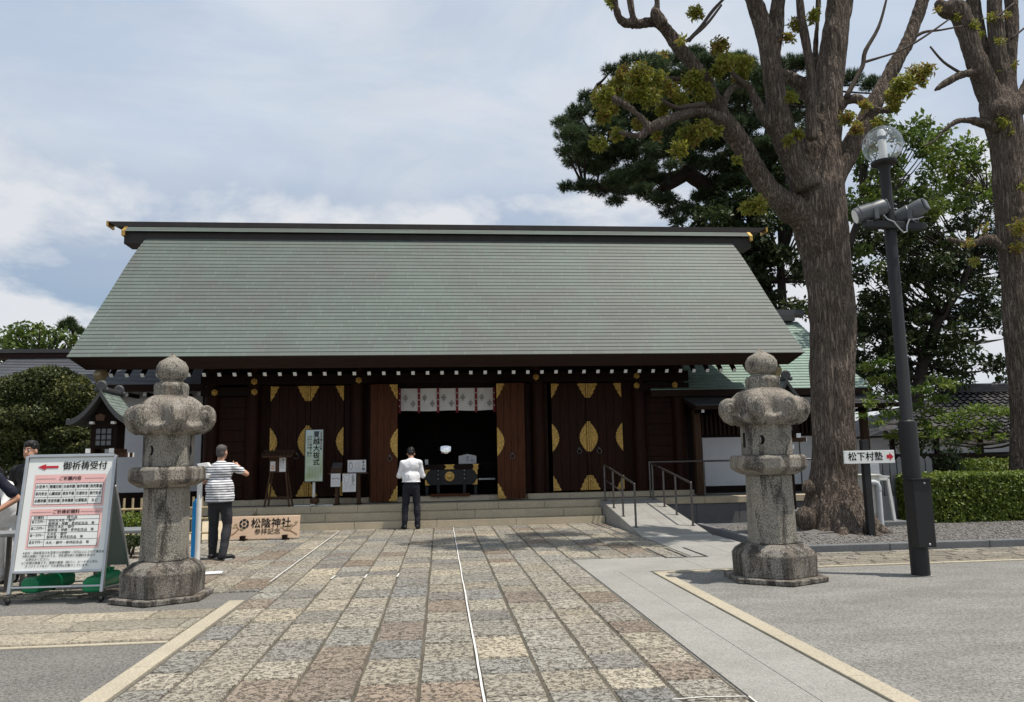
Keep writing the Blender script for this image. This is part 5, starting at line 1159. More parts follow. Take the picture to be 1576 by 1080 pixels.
q, f, w_, h_ = sheet(535, 707.5, 563.5, 727, 17.98, 'panel', cb_, th=.012); scribble(q, f, 6, .38, .7, .12, .85, True); g = MB()
g.add([], []); flatline(g, [(.17+.09*math.cos(t), .5+.28*math.sin(t)) for t in np.linspace(0, 6.3, 14)], .02, f); flatline(g, [(.08, .9), (.26, .7)], .015, f); flatline(g, [(.26, .92), (.08, .7)], .015, f); g.build('emblem_print', 'ink', q)
g = MB(); [write(g, ch, .07, lambda u, v: f(u/w_, v/h_), .86*w_, (.8-.27*i)*h_, .015) for i, ch in enumerate('茅の輪')]; g.build('lettering', 'ink', q)
pb = thing('leaflet_box', P(516, 727, 18.0), 'grey sloping leaflet box standing on the left of the notice table', 'box'); a, c = P(509, 727.5, 18), P(526, 712, 18)
MB().add([(a.x, 17.92, tz+.001), (c.x, 17.92, tz+.001), (c.x, 18.12, tz+.001), (a.x, 18.12, tz+.001), (a.x+.01, 17.95, tz+.1), (c.x+.01, 17.95, tz+.1), (c.x+.02, 18.12, c.z), (a.x+.03, 18.12, c.z)], [(0, 3, 2, 1), (4, 5, 6, 7), (0, 1, 5, 4), (1, 2, 6, 5), (2, 3, 7, 6), (3, 0, 4, 7)]).build('box', 'wood_brown', pb)
for i in range(4):
    t0_, t1_ = i/4+.03, (i+1)/4-.03; l_ = lambda t: (17.95+.17*t, tz+.105+(c.z-tz-.1)*t); MB().add([(a.x+.03, l_(t0_)[0], l_(t0_)[1]), (c.x-.01, l_(t0_)[0], l_(t0_)[1]), (c.x-.0, l_(t1_)[0], l_(t1_)[1]), (a.x+.04, l_(t1_)[0], l_(t1_)[1])], [(0, 1, 2, 3)]).build('leaflet', 'grey_metal', pb)
# phone stand with white pole, blue panel, plate
o0 = G(303, 872); ps = thing('white_pole_stand', (o0.x, o0.y, 0), 'white pole with a folded white bracket on top behind the left stone lantern', 'pole stand'); pt_ = P(303, 716, o0.y)
MB().tube([(o0.x, o0.y, 0.012), (o0.x, o0.y, pt_.z)], .036, 16).build('pole', 'white_paint', ps, smooth=SM)
MB().box(o0.x-.12, o0.x+.06, o0.y-.14, o0.y+.14, 0.009, .02).build('base_plate', 'white_paint', ps, bevel=.003)
b = MB(); b.obox((o0.x+.06, o0.y-.02, pt_.z+.0), (.07, .01, .01), (0, .06, .0), (-.02, 0, .03)); b.build('phone_shelf', 'white_paint', ps, bevel=.006)
b = MB(); b.obox((o0.x+.08, o0.y-.02, pt_.z-.15), (.06, .0, -.012), (0, .05, 0), (.01, 0, .03)); b.build('bracket', 'white_paint', ps, bevel=.006)
a = G(290, 872); zt_ = P(292, 768, a.y).z; bp = thing('blue_panel', (a.x, a.y+.15, 0), 'narrow bright blue upright panel between the left stone lantern and the white pole', 'panel')
MB().prism([(-.02, .01), (.055, .01), (.055, zt_-.1), (.02, zt_), (-.02, zt_-.06)], lambda u, v: (a.x+u, a.y+.14, v), lambda u, v: (a.x+u+.02, a.y+.18, v)).build('panel', 'blue', bp, bevel=.004); MB().box(a.x-.15, a.x+.08, a.y+.05, a.y+.27, 0.009, .03).build('foot', 'blue', bp)
a = G(326, 884); b = MB(); b.obox((a.x, a.y, .022), (.13, .03, 0), (-.02, .11, 0), (0, 0, .004)); tag(b.build('white_plate', 'paper'), 'flat white plate lying on the paving at the foot of the white pole', 'plate')
# folding table
tzv = P(205, 815, 9.85).z; ft = thing('folding_table', (-5.3, 10.05, 0), 'long grey folding table passing behind the A-board', 'table')
MB().box(-7.6, P(262, 815, 9.9).x, 9.82, 10.27, tzv-.045, tzv).build('tabletop', 'alu', ft, bevel=.01)
for x in (-7.3, -5.16, -4.15):
    for y in (9.88, 10.22): MB().box(x-.02, x+.02, y-.02, y+.02, 0.005, tzv-.046).build('leg', 'steel', ft)
    MB().beam((x, 9.9, .2), (x, 10.2, .2), .02, .02).build('leg_brace', 'steel', ft)
# bamboo fence
bf = thing('bamboo_fence', (-5.2, 14.95, 0), 'low pale bamboo lattice fence beside the striped shirt man', 'fence'); xe = P(323, 800, 14.95).x
x = xe
while x > -7.2:
    MB().tube([(x, 14.95, 0), (x, 14.95, .86)], .022, 8).build('bamboo_upright', 'bamboo', bf, smooth=SM); x -= .155
for z in (.2, .46, .66): 
    MB().tube([(-7.2, 14.915, z), (xe+.04, 14.915, z)], .02, 8).build('bamboo_rail', 'bamboo', bf, smooth=SM)
# things beside the big trunk
o0 = G(1352, 802); cbx = thing('utility_cabinet', (o0.x, 13.7, 0.05), 'cream metal utility cabinet half hidden behind the big trunk and sign post', 'cabinet'); a, c = P(1328, 800, 13.6), P(1349, 732, 13.6)
MB().box(a.x, c.x, 13.5, 13.9, .03, c.z).build('cabinet_body', 'cream_box', cbx, bevel=.012); MB().box(a.x-.03, c.x+.02, 13.47, 13.93, c.z+.001, c.z+.03).build('lid', 'cream_box', cbx, bevel=.006)
MB().box(a.x+.02, c.x-.02, 13.488, 13.499, .35, c.z-.06).build('door', 'cream_box', cbx, bevel=.003)
a = G(1357, 815, .05); vp = P(1354, 742, a.y); v_ = thing('vent_pipe', (a.x, a.y, .05), 'grey plastic pipe with an elbow at its top next to the cream cabinet', 'pipe')
MB().tube([(a.x, a.y, .03), (a.x, a.y, vp.z-.06), (a.x-.02, a.y, vp.z-.02), (a.x-.07, a.y, vp.z), (a.x-.22, a.y, vp.z)], .05, 14).build('pipe', 'pvc', v_, smooth=SM)
b = MB(); b.lathe([(.056, 0), (.056, .07)], 18, (a.x, a.y, vp.z-.14)); b.build('elbow_collar', 'pvc', v_, smooth=SM)
p0, p1, p2, p3 = P(1347, 806, 14.1), P(1378, 806, 14.1), P(1366, 737, 14.1), P(1347, 737, 14.1); af = thing('white_easel_frame', ((p0.x+p1.x)/2, 14.1, .05), 'white trapezoid metal frame stand between the pipe and the hedge', 'frame stand')
for s_, e_ in ((p1, p2), (p2, p3), (p0, p1), (p3, p0)): MB().beam(s_, e_, .05, .045, (0, 1, 0)).build('frame_bar', 'white_paint', af, bevel=.004)
MB().beam(P(1350, 732, 14.0), P(1368, 733, 14.0), .04, .03).build('frame_top', 'white_paint', af)
MB().box(P(1352, 805, 14.25).x, P(1376, 790, 14.25).x, 14.2, 14.24, P(1360, 803, 14.25).z, P(1360, 764, 14.25).z).build('grey_panel', 'grey_metal', af)
MB().box(P(1345, 812, 14).x, P(1400, 812, 14).x, 13.95, 14.45, 0.02, .14).build('stone_footing', 'base_block', af, bevel=.01)
gf = thing('grey_board_fence', (9.6, 14.9, 0), 'weathered grey board fence behind the easel frame', 'fence'); x = P(1340, 760, 14.9).x
zf = P(1365, 703, 14.9).z
for i in range(9): MB().prism([(0, 0), (.13, 0), (.13, zf-.07), (.065, zf), (0, zf-.07)], lambda u, v: (x+.155*i+u, 14.9, v), lambda u, v: (x+.155*i+u, 14.93, v)).build('board', 'grey_metal', gf)
for z in (.5, 1.0): MB().box(x, x+1.4, 14.935, 14.975, z, z+.08).build('rail', 'grey_metal', gf)
a, c = P(1350, 731, 14.6), P(1364, 713, 14.6); nb2 = thing('small_notice', ((a.x+c.x)/2, 14.6, a.z), 'small grey notice plate hanging under the direction sign on the board fence', 'notice'); q = MB().box(a.x, c.x, 14.86, 14.875, a.z, c.z).build('plate', 'pvc', nb2); MB().box((a.x+c.x)/2-.015, (a.x+c.x)/2+.015, 14.876, 14.899, a.z, c.z).build('hanger', 'pole', nb2)
scribble(q, lambda u, v: Vector((a.x+(c.x-a.x)*u, 14.8585, a.z+(c.z-a.z)*v)), 5)

# ================================================================== PEOPLE
def hand(b, wrist, d, side, curl=0.5, s=1.0):
    """palm, four bent fingers of unequal length and a thumb from the side of the palm"""
    w = Vector(wrist); d = Vector(d).normalized(); sd = Vector(side).normalized(); n = d.cross(sd).normalized()
    b.cap(w, w+d*.045*s, .027*s, .030*s, 10); b.ell(w+d*.055*s, (.036*s, .036*s, .036*s), 12, 8)
    for i, (o_, l_) in enumerate(((-.028, .062), (-.010, .074), (.009, .069), (.027, .054))):
        p = w+d*.075*s+sd*o_*s; q = p+(d*math.cos(curl)+n*math.sin(curl))*l_*.5*s; r = q+(d*math.cos(curl*2)+n*math.sin(curl*2))*l_*.5*s
        b.cap(p, q, .0095*s, .0085*s, 8); b.cap(q, r, .0085*s, .007*s, 8)
    p = w+d*.03*s-sd*.03*s; q = p+(d*.6-sd*.6+n*.3).normalized()*.035*s; r = q+(d*.8-sd*.1+n*.5).normalized()*.03*s
    b.cap(p, q, .012*s, .010*s, 8); b.cap(q, r, .010*s, .008*s, 8)
def person(label, loc, rz, J, shirt, trousers, hair='hair_black', belly=0.0, sleeve=0.5, hem=0.86, long_hair=False, ph_s=1.0, bulk=1.0, flat_hair=False):
    """J: joints in local metres, +Y is the way the person faces"""
    t = thing('person', loc, label, 'person', None, rz); V = {k_: Vector(v) for k_, v in J.items()}
    m4 = wmat(t)
    def place(me, name, mat, parent=t): me.transform(m4); return link_mesh(name, me, mat, parent)
    hd = V['head']; hf = V.get('face', Vector((0, 1, 0))).normalized(); hu = V.get('up', Vector((0, 0, 1))).normalized(); hs = hf.cross(hu).normalized(); hu = hs.cross(hf)
    Rh = Matrix((hs, hf, hu)).transposed()
    b = MB(); at = lambda x, y, z: hd+Rh@Vector((x, y, z))
    b.ell(at(0, -.01, .035), (.077, .095, .088), 20, 14, Rh); b.ell(at(0, .022, -.04), (.062, .068, .075), 18, 12, Rh); b.ell(at(0, .05, -.085), (.036, .032, .026), 12, 8, Rh)
    b.cap(at(0, .088, .01), at(0, .104, -.022), .010, .014, 8); b.ell(at(0, .082, -.052), (.024, .012, .008), 10, 6, Rh)
    for s in (-1, 1): b.ell(at(s*.079, -.008, -.01), (.012, .022, .033), 10, 8, Rh)
    b.cap(V['neck'], at(0, -.015, -.06), .056, .052, 14)
    for s in ('l', 'r'):
        b.cap(V['sh_'+s], V['el_'+s], .046, .040, 12); b.cap(V['el_'+s], V['wr_'+s], .040, .027, 12); b.cap(V['hip_'+s], V['kn_'+s], .07, .05); b.cap(V['kn_'+s], V['an_'+s], .05, .035)
        b.cap(V['sh_'+s], V['neck']-Vector((0,0,.05)), .035, .035)
    b.cap(V['neck']-Vector((0, 0, .05)), (V['hip_l']+V['hip_r'])/2, .07, .08)
    me = fuse(b, .010, 2)
    hb = MB()
    for s, sg_ in (('l', -1), ('r', 1)):
        d = (V['wr_'+s]-V['el_'+s]).normalized(); d = (d*.8+V.get('hd_'+s, d)*.6).normalized(); sd = d.cross(Vector((0, 0, 1)) if abs(d.z) < .9 else Vector((0, 1, 0)))*sg_; hand(hb, V['wr_'+s], d, sd, .45)
    hm = fuse(hb, .0065, 1); bm = bmesh.new(); bm.from_mesh(me); bm.from_mesh(hm); bm.to_mesh(me); bm.free(); me.shade_smooth(); body = place(me, 'body', 'skin')
    # face
    for s in (-1, 1):
        q = MB().ell(at(s*.031, .083, .012), (.013, .008, .007), 12, 8, Rh).mesh('eye', 0, True); place(q, 'eye', 'cloth_white', body); q = MB().ell(at(s*.031, .090, .012), (.006, .004, .006), 10, 8, Rh).mesh('iris', 0, True); place(q, 'iris', 'hair_black', body)
        q = MB().cap(at(s*.014, .088, .034), at(s*.05, .075, .036), .005, .003, 8).mesh('eyebrow', 0, True); place(q, 'eyebrow', 'hair_black', body)
    q = MB().cap(at(-.02, .086, -.052), at(.02, .086, -.052), .004, .004, 8).mesh('mouth', 0, True); place(q, 'mouth', 'strap', body)
    # hair
    b = MB(); g_ = .0 if flat_hair else .016
    b.ell(at(0, -.024, .052), (.080+g_*.5, .096+g_*.3, .082+g_), 22, 14, Rh); b.ell(at(0, -.055, -.005), (.072+g_*.3, .058, .066), 18, 12, Rh); b.ell(at(0, .045, .088), (.06, .045, .032+g_), 16, 10, Rh)
    if long_hair: b.ell(at(0, -.09, -.03), (.055, .055, .07), 14, 10, Rh); b.cap(at(0, -.10, -.05), at(0, -.12, -.22), .035, .02)
    place(displaced(fuse(b, .009, 2), .004 if flat_hair else .009, 22), 'hair', hair)
    # shirt
    pc = (V['hip_l']+V['hip_r'])/2; nk = V['neck']; ch = nk*.72+pc*.28; wa = nk*.30+pc*.70
    ax_ = (V['sh_r']-V['sh_l']); ax_.normalize(); sp = (nk-pc).normalized(); fw_ = sp.cross(ax_); Rt = Matrix((ax_, fw_, sp)).transposed(); Rt = Matrix((ax_, (sp.cross(ax_)), sp)).transposed()
    hz = hem*ph_s; k_ = bulk
    b = MB(); b.ell(ch, (.178*k_, .122*k_, .185), 24, 14, Rt); b.ell(wa, (.180*k_+belly, .128*k_+belly, .22), 24, 14, Rt); b.ell(pc+sp*.02, (.185*k_+belly*.8, .135*k_+belly*.7, .24), 24, 14, Rt)
    b.cap(wa, pc-sp*.10, .155*k_+belly, .155*k_+belly)
    for s in ('l', 'r'):
        b.cap(V['sh_'+s], nk-sp*.045, .058, .064); ql = V['sh_'+s]+(V['el_'+s]-V['sh_'+s])*min(1, sleeve); b.cap(V['sh_'+s], ql, .062, .062 if sleeve < 1 else .052)
        if sleeve > 1: b.cap(V['el_'+s], V['el_'+s]+(V['wr_'+s]-V['el_'+s])*(sleeve-1), .056, .042)
    b.tube([nk-sp*.02, nk+sp*.022], [.072, .064], 16)
    me = displaced(fuse(b, .012, 5), .014, 6, 3.1)
    co, _ = get_co(me); lowm = co[:, 2] < hz; co[lowm, 2] = hz+(hz-co[lowm, 2])*.06; set_co(me, co)
    place(me, 'shirt', shirt)
    b = MB(); b.ell(pc+Vector((0, 0, -.02)), (.178, .133, .17), 22, 12)
    for s in ('l', 'r'): b.cap(V['hip_'+s], V['kn_'+s], .098, .073, 14); b.cap(V['kn_'+s], V['an_'+s]+Vector((0, 0, -.02)), .074, .062, 14)
    place(displaced(fuse(b, .012, 4), .013, 7, 1.7), 'trousers', trousers)
    for s in ('l', 'r'):
        a_ = V['an_'+s]; tf = V.get('toe_'+s, Vector((0, 1, 0))).normalized(); z0 = a_.z-.085
        b = MB(); b.cap(a_+Vector((0, 0, -.04))-tf*.035, Vector((a_.x, a_.y, z0+.045))+tf*.13, .043, .036, 14); b.cap(Vector((a_.x, a_.y, z0+.03))-tf*.04, Vector((a_.x, a_.y, z0+.03))+tf*.16, .034, .036, 14); b.cap(a_+Vector((0, 0, .01)), a_+Vector((0, 0, -.05)), .042, .045)
        me = fuse(b, .009, 3); 
        co, _ = get_co(me); co[:, 2] = np.maximum(co[:, 2], z0+.012); set_co(me, co)
        sh_ = place(me, 'shoe', 'shoe')
        b = MB(); n_ = 18; pr_2 = [((.041+.006*math.cos(a)*0)*math.sin(a), (.115*math.cos(a)) if math.cos(a) > 0 else .075*math.cos(a)) for a in [2*math.pi*i/n_ for i in range(n_)]]
        sd_ = Vector((tf.y, -tf.x, 0)); c0 = Vector((a_.x, a_.y, 0))+tf*.07
        b.prism(pr_2, lambda u, v: c0+sd_*u+tf*v+Vector((0, 0, z0)), lambda u, v: c0+sd_*u+tf*v+Vector((0, 0, z0+.02))); place(b.mesh('sole'), 'sole', 'sole' if trousers == 'trouser_grey' else 'shoe', sh_)
    return t
def stand(h=1.72, **k_):
    s = h/1.72; J = dict(neck=(0, -.01, 1.455), head=(0, .02, 1.60), sh_l=(-.175, 0, 1.372), sh_r=(.175, 0, 1.372), el_l=(-.23, -.02, 1.12), el_r=(.23, -.02, 1.12), wr_l=(-.22, .10, .88), wr_r=(.22, .10, .88),
             hip_l=(-.085, 0, .90), hip_r=(.085, 0, .90), kn_l=(-.10, .02, .50), kn_r=(.10, .02, .50), an_l=(-.11, 0, .085), an_r=(.11, 0, .085))
    J.update(k_); return {n_: tuple(x*s for x in v) if n_ not in ('face', 'up', 'toe_l', 'toe_r', 'hd_l', 'hd_r') else v for n_, v in J.items()}
person('man in striped T-shirt and dark trousers seen from behind raising a camera', (-3.43, 12.42, 0.009), R_(-8),
       stand(1.75, head=(.0, .03, 1.60), neck=(-.005, -.01, 1.455), el_r=(.37, .10, 1.27), wr_r=(.13, .32, 1.40), el_l=(-.30, .12, 1.16), wr_l=(-.03, .33, 1.37), sh_r=(.185, .02, 1.38), sh_l=(-.19, .02, 1.365), an_l=(-.10, .04, .085), an_r=(.115, -.10, .085), kn_l=(-.10, .04, .50), kn_r=(.12, .03, .50), toe_r=(.75, .66, 0), toe_l=(.35, .9, 0)),
       'stripes', 'trouser_grey', 'hair_grey', .02, .62, .87, bulk=1.12, flat_hair=True)
person('man in white long-sleeved shirt and black trousers bowing his head before the steps', (-.63, 16.62, 0.009), R_(4),
       stand(1.74, head=(.0, .085, 1.565), face=(0, .85, -.5), up=(0, .5, .85), neck=(0, .015, 1.455), el_r=(.255, .03, 1.10), wr_r=(.06, .26, 1.17), el_l=(-.255, .03, 1.10), wr_l=(-.06, .26, 1.17), an_l=(-.135, -.01, .085), an_r=(.135, -.01, .085), kn_l=(-.12, .01, .5), kn_r=(.12, .01, .5), toe_l=(-.25, .95, 0), toe_r=(.2, .97, 0)),
       'shirt_white', 'trouser_navy', 'hair_black', .0, 1.88, .985, bulk=1.08)
q = P(48, 694, 10.75); hgt = (q.z+.135)/1.735*1.72
person('dark-haired man in black behind the A-board, only his head showing above it', (q.x, 10.75, 0.004), R_(176), stand(hgt), 'black_tee', 'trouser_navy', 'hair_black', .01, .6)
q = P(10, 728, 10.55); 
person('woman with tied dark hair in white robe bending behind the folding table', (q.x-.02, 10.75, 0.004), R_(150),
       stand(1.60, head=(0, .30, 1.49), face=(0.3, .8, -.5), up=(0, .5, .85), neck=(0, .19, 1.38), sh_l=(-.17, .16, 1.33), sh_r=(.17, .16, 1.33), el_l=(-.26, .26, 1.08), el_r=(.26, .26, 1.08), wr_l=(-.15, .42, .92), wr_r=(.15, .42, .92)), 'cloth_white', 'cloth_white', 'hair_black', .03, 1.9, .70, long_hair=True)
q = P(22, 752, 9.45)
person('person in navy short-sleeved top, hand on hip, cut off by the left edge', (q.x-.34, 9.45, 0.004), R_(170), stand(1.70, el_l=(-.34, -.12, 1.13), wr_l=(-.20, .05, .98), el_r=(.33, -.12, 1.13), wr_r=(.2, .05, .98)), 'navy_tee', 'trouser_navy', 'hair_black', .02, .75)

# ================================================================== TREES AND PLANTS
def limb(b, pts, Y, sc, jit=0.0, seg=14):
    """pts: photo points with a radius in photo pixels, laid out round depth Y and smoothed"""
    P3 = []; n = len(pts)
    for i, p in enumerate(pts):
        y = Y if not isinstance(Y, (list, tuple)) else Y[0]+(Y[1]-Y[0])*i/max(1, n-1)
        P3.append((P(p[0], p[1], y), p[2]/sc))
    out_p, out_r = [], []
    for i in range(n-1):
        p0, p1, p2, p3 = P3[max(0, i-1)][0], P3[i][0], P3[i+1][0], P3[min(n-1, i+2)][0]
        for k_ in range(4):
            t = k_/4; out_p.append(0.5*((2*p1)+(p2-p0)*t+(2*p0-5*p1+4*p2-p3)*t*t+(3*p1-p0-3*p2+p3)*t**3)); out_r.append((P3[i][1]*(1-t)+P3[i+1][1]*t)*random.uniform(1-jit, 1+jit))
    out_p.append(P3[-1][0]); out_r.append(P3[-1][1]); b.tube(out_p, out_r, seg); b.ell(out_p[-1], (out_r[-1],)*3, 10, 8); return out_p
def clumps(lst, Y, sc, per, spread, flat=0.8, shell=0.35):
    pts = []; ts = []
    for c in lst:
        y = Y+random.uniform(-spread, spread) if len(c) < 4 else c[3]; ce = P(c[0], c[1], y); r = c[2]/sc; n = max(12, int(per*(c[2]/20)**2))
        pts.append(clump_pts(ce, (r, r, r*flat), n, shell)); ts.append(np.full(n, random.uniform(0.15, 0.85)))
    return np.concatenate(pts), np.concatenate(ts)
# ---- the big pollarded tree
BT = thing('big_tree', (6.55, 12.75, 0.1), 'huge pollarded tree with thick bare limbs and sparse yellow sprouts beside the lamp post', 'tree')
SC = 101.0; b = MB()
limb(b, [(1277, 842, 56), (1278, 815, 48), (1280, 780, 41), (1285, 700, 36), (1281, 600, 37), (1281, 500, 38), (1271, 400, 40), (1262, 345, 46), (1259, 290, 47), (1262, 235, 37), (1271, 180, 28), (1280, 93, 24), (1290, 20, 23), (1296, -60, 21), (1300, -190, 14)], 12.75, SC, 0.03, 22)
for a_, r_, l_ in ((195, .17, .66), (222, .15, .58), (250, .16, .60), (276, .14, .56), (302, .16, .62), (330, .17, .70), (352, .15, .75), (20, .17, .7), (60, .17, .6), (100, .2, .7), (150, .17, .6)):
    d = Vector((math.cos(R_(a_)), math.sin(R_(a_)), 0)); q_ = P(1281, 740, 12.75); c0 = Vector((q_.x, 12.75, 0)); b.tube([c0+d*.16+Vector((0, 0, 1.5)), c0+d*.27+Vector((0, 0, .9)), c0+d*.38+Vector((0, 0, .45)), c0+d*(l_-.08)+Vector((0, 0, .17)), c0+d*(l_+.2)+Vector((0, 0, .0))], [.08, .14, r_, r_*.8, .05], 14)
LB = {}
main_limbs = [
 ('left', [(1246, 345, 30), (1222, 322, 28), (1198, 306, 24), (1168, 270, 21), (1136, 214, 19), (1110, 181, 17), (1090, 140, 15), (1077, 112, 14), (1047, 76, 13), (1018, 37, 12), (1000, 34, 10), (980, 37, 9), (957, 32, 8), (948, 12, 6), (944, -14, 5)], (12.7, 11.9)),
 ('l_up', [(978, 36, 7), (972, 12, 7), (967, -25, 6)], 12.0), ('l_knob', [(1020, 38, 11), (1008, 20, 10), (1011, 8, 5), (1011, -25, 4)], 11.95),
 ('l_side', [(1112, 186, 11), (1082, 172, 10), (1047, 178, 10), (1018, 189, 9), (1000, 198, 9), (985, 210, 6)], (12.2, 11.7)), ('l_s2', [(1002, 198, 6), (985, 180, 6), (966, 163, 5), (946, 152, 5)], 11.7), ('l_s3', [(990, 208, 5), (975, 208, 4), (955, 204, 3)], 11.7),
 ('l_s4', [(1085, 160, 5), (1060, 163, 4), (1040, 165, 4), (1015, 152, 3)], 12.0), ('l_s5', [(1075, 130, 6), (1045, 122, 6), (1020, 120, 5), (995, 108, 3)], 12.2),
 ('hook', [(1226, 252, 20), (1205, 215, 13), (1178, 182, 10), (1160, 150, 8), (1150, 131, 7), (1130, 133, 6), (1116, 152, 5), (1112, 178, 6)], (12.5, 12.2)), ('hk2', [(1150, 132, 5), (1130, 115, 4), (1118, 98, 3)], 12.2),
 ('up2', [(1240, 290, 28), (1212, 220, 24), (1200, 180, 22), (1191, 120, 20), (1182, 70, 17), (1170, 28, 16), (1155, -12, 15), (1138, -80, 12)], (12.5, 12.1)), ('up2b', [(1188, 92, 13), (1194, 40, 14), (1200, -25, 12)], 12.3), ('stub', [(1262, 175, 16), (1236, 135, 15), (1212, 118, 14), (1200, 110, 10)], 13.1),
 ('mid', [(1250, 215, 12), (1248, 165, 11), (1247, 111, 9), (1242, 70, 8), (1234, 30, 8), (1228, -25, 7)], 12.2), ('mid2', [(1252, 140, 8), (1256, 70, 6), (1259, 0, 6), (1262, -45, 5)], 13.2),
 ('right', [(1274, 300, 26), (1300, 246, 20), (1330, 190, 17), (1354, 142, 15), (1379, 95, 15), (1399, 60, 14), (1412, 25, 13), (1425, -18, 12), (1440, -70, 10)], (12.6, 13.0)),
 ('r_small', [(1280, 190, 9), (1299, 158, 8), (1320, 152, 7), (1345, 168, 6), (1372, 170, 5), (1386, 158, 3)], (12.6, 12.2)), ('r_twig', [(1302, 150, 5), (1319, 118, 4), (1328, 100, 4), (1332, 78, 4), (1352, 42, 3), (1364, 0, 2), (1370, -30, 2)], 12.4), ('r_tw2', [(1328, 96, 3), (1355, 88, 2), (1385, 78, 2), (1420, 58, 2), (1460, 30, 1.5)], 12.4),
 ('tw3', [(1060, 62, 4), (1078, 42, 3), (1098, 15, 3), (1120, -8, 2)], 12.0), ('tw4', [(1055, 64, 3), (1085, 40, 2.5), (1110, 8, 2)], 11.9), ('r_tw4', [(1395, 66, 4), (1420, 50, 3), (1448, 46, 2), (1480, 40, 1.5)], 12.8)]
thick = MB(); thick.v, thick.f, thick.c, thick.t = b.v, b.f, b.c, b.t; tw = MB()
for nm, pts, Y in main_limbs:
    if max(p[2] for p in pts) > 5.5: limb(thick, pts, Y, SC*1.12, .04)
    else: tw = MB(); limb(tw, pts, Y, SC, .04); tw.build('twig', 'twig', BT, smooth=True)
for (px, py, r, y_) in ((1239, 798, 15, 12.55), (1245, 750, 10, 12.6), (1213, 320, 22, 12.65)):
    thick.ell(P(px, py, y_), (r/SC, r/SC, r/SC*1.3), 14, 10)
me = fuse(thick, .020, 14)
barked(me, .013, 11, .035); link_mesh('trunk', me, 'bark', BT)
SP = [(945, 135, 17), (962, 112, 15), (985, 112, 17), (1005, 122, 20), (1000, 148, 17), (927, 148, 18), (938, 165, 14), (950, 205, 11), (920, 218, 13), (928, 178, 12), (1066, 122, 19), (1082, 138, 16), (1072, 17, 12), (1108, 70, 16), (1116, 92, 15), (1104, 108, 12), (1146, 95, 15), (1142, 113, 13), (1060, 207, 20), (1082, 196, 16), (1045, 228, 13), (1102, 200, 10), (1135, 245, 7), (1168, 312, 13), (1152, 318, 11), (985, 186, 11), (1050, 150, 12), (1020, 165, 12), (975, 140, 15), (1030, 135, 14), (1225, 35, 12), (1252, 22, 10), (1214, 55, 9), (1390, 128, 18), (1410, 112, 17), (1378, 146, 15), (1375, 162, 11), (1428, 105, 10), (1352, 186, 9), (1218, 148, 8), (1230, 205, 9), (1213, 212, 8), (1305, 178, 12), (1318, 195, 10), (1330, 160, 8), (1050, 60, 6), (1022, 82, 4), (1075, 165, 10), (1095, 148, 9), (1010, 205, 9), (940, 3, 6)]
def sprouts(lst, Y, sc, parent, per, drop=1.0):
    for px, py, r in lst:
        y = Y+random.uniform(-.28, .28); c = [(px, py+2, r, y)]+[(px+random.uniform(-.5, .5)*r, py+random.uniform(-.3, .6)*r*drop, r*.55, y+random.uniform(-.1, .1)) for _ in range(2)]
        pts, ts = clumps(c, Y, sc, per, .1, 0.95, 0.1); leaves('sprout_cluster', pts, 0.074, 'leaf_sprout', parent, up=0.2, tint=ts, narrow=.42)
sprouts([(a, b_, r*1.15) for a, b_, r in SP], 12.05, SC, BT, 470)
# unseen leaf clumps added above the frame to dapple the paving before the steps
extra = []
for _ in range(64):
    a_ = random.random()*6.28; rr = random.random()**.5*1.9; extra.append(clump_pts((5.9+rr*math.cos(a_)*1.3, 12.0+rr*math.sin(a_)*.7, 11.2+random.uniform(-.4, 1.6)), (.34, .34, .25), 190, .2))
leaves('added_dapple_leaves', np.concatenate(extra), .11, 'leaf_sprout', BT, up=.3, narrow=.45)
# ---- second bare tree at the right edge
T2 = thing('pollarded_tree', (12.3, 15.6, .03), 'pollarded trunk with thick upright limbs rising behind the hedge at the right edge', 'tree'); SC2 = 73.0; b = MB(); tw = MB()
limb(b, [(1580, 790, 26), (1578, 690, 21), (1577, 600, 20), (1567, 500, 21), (1559, 370, 22), (1551, 240, 24), (1543, 190, 28), (1535, 160, 28)], 15.6, SC2, .03, 18)
for pts, Y in (([(1540, 175, 22), (1518, 132, 18), (1502, 95, 16), (1491, 60, 14), (1481, 30, 15), (1470, 12, 15), (1456, 16, 12), (1446, 6, 8)], 15.4), ([(1512, 112, 12), (1506, 60, 12), (1500, 14, 11), (1496, 2, 12)], 15.9),
               ([(1543, 160, 19), (1540, 100, 14), (1533, 50, 12), (1530, 0, 11), (1528, -60, 10)], 15.6), ([(1550, 160, 15), (1553, 80, 12), (1557, 30, 11), (1556, -40, 10)], 15.8), ([(1555, 175, 13), (1572, 158, 14), (1590, 120, 12), (1600, 60, 10)], 15.4),
               ([(1520, 150, 9), (1526, 100, 7), (1527, 60, 6), (1524, 20, 5)], 16), ([(1548, 385, 7), (1522, 368, 7), (1505, 373, 5), (1480, 373, 4), (1462, 368, 3)], 15.4), ([(1535, 196, 8), (1505, 188, 7), (1490, 185, 5), (1470, 188, 4), (1448, 205, 2)], 15.4), ([(1508, 112, 7), (1482, 114, 6), (1458, 126, 5), (1440, 138, 3)], 15.3), ([(1560, 330, 10), (1580, 320, 9)], 15.4)):
    if max(p[2] for p in pts) > 6: limb(b, pts, Y, SC2, .05)
    else: tw = MB(); limb(tw, pts, Y, SC2, .05); tw.build('twig', 'twig', T2, smooth=True)
for pts in ([(1450, 203, 2), (1440, 215, 1.5), (1420, 225, 1)], [(1478, 112, 2.5), (1452, 95, 2), (1432, 72, 1.5)], [(1556, 60, 2), (1580, 40, 1.5)], [(1530, 30, 2), (1560, 5, 1.5)]): tw = MB(); limb(tw, pts, 15.4, SC2); tw.build('twig', 'twig', T2, smooth=True)
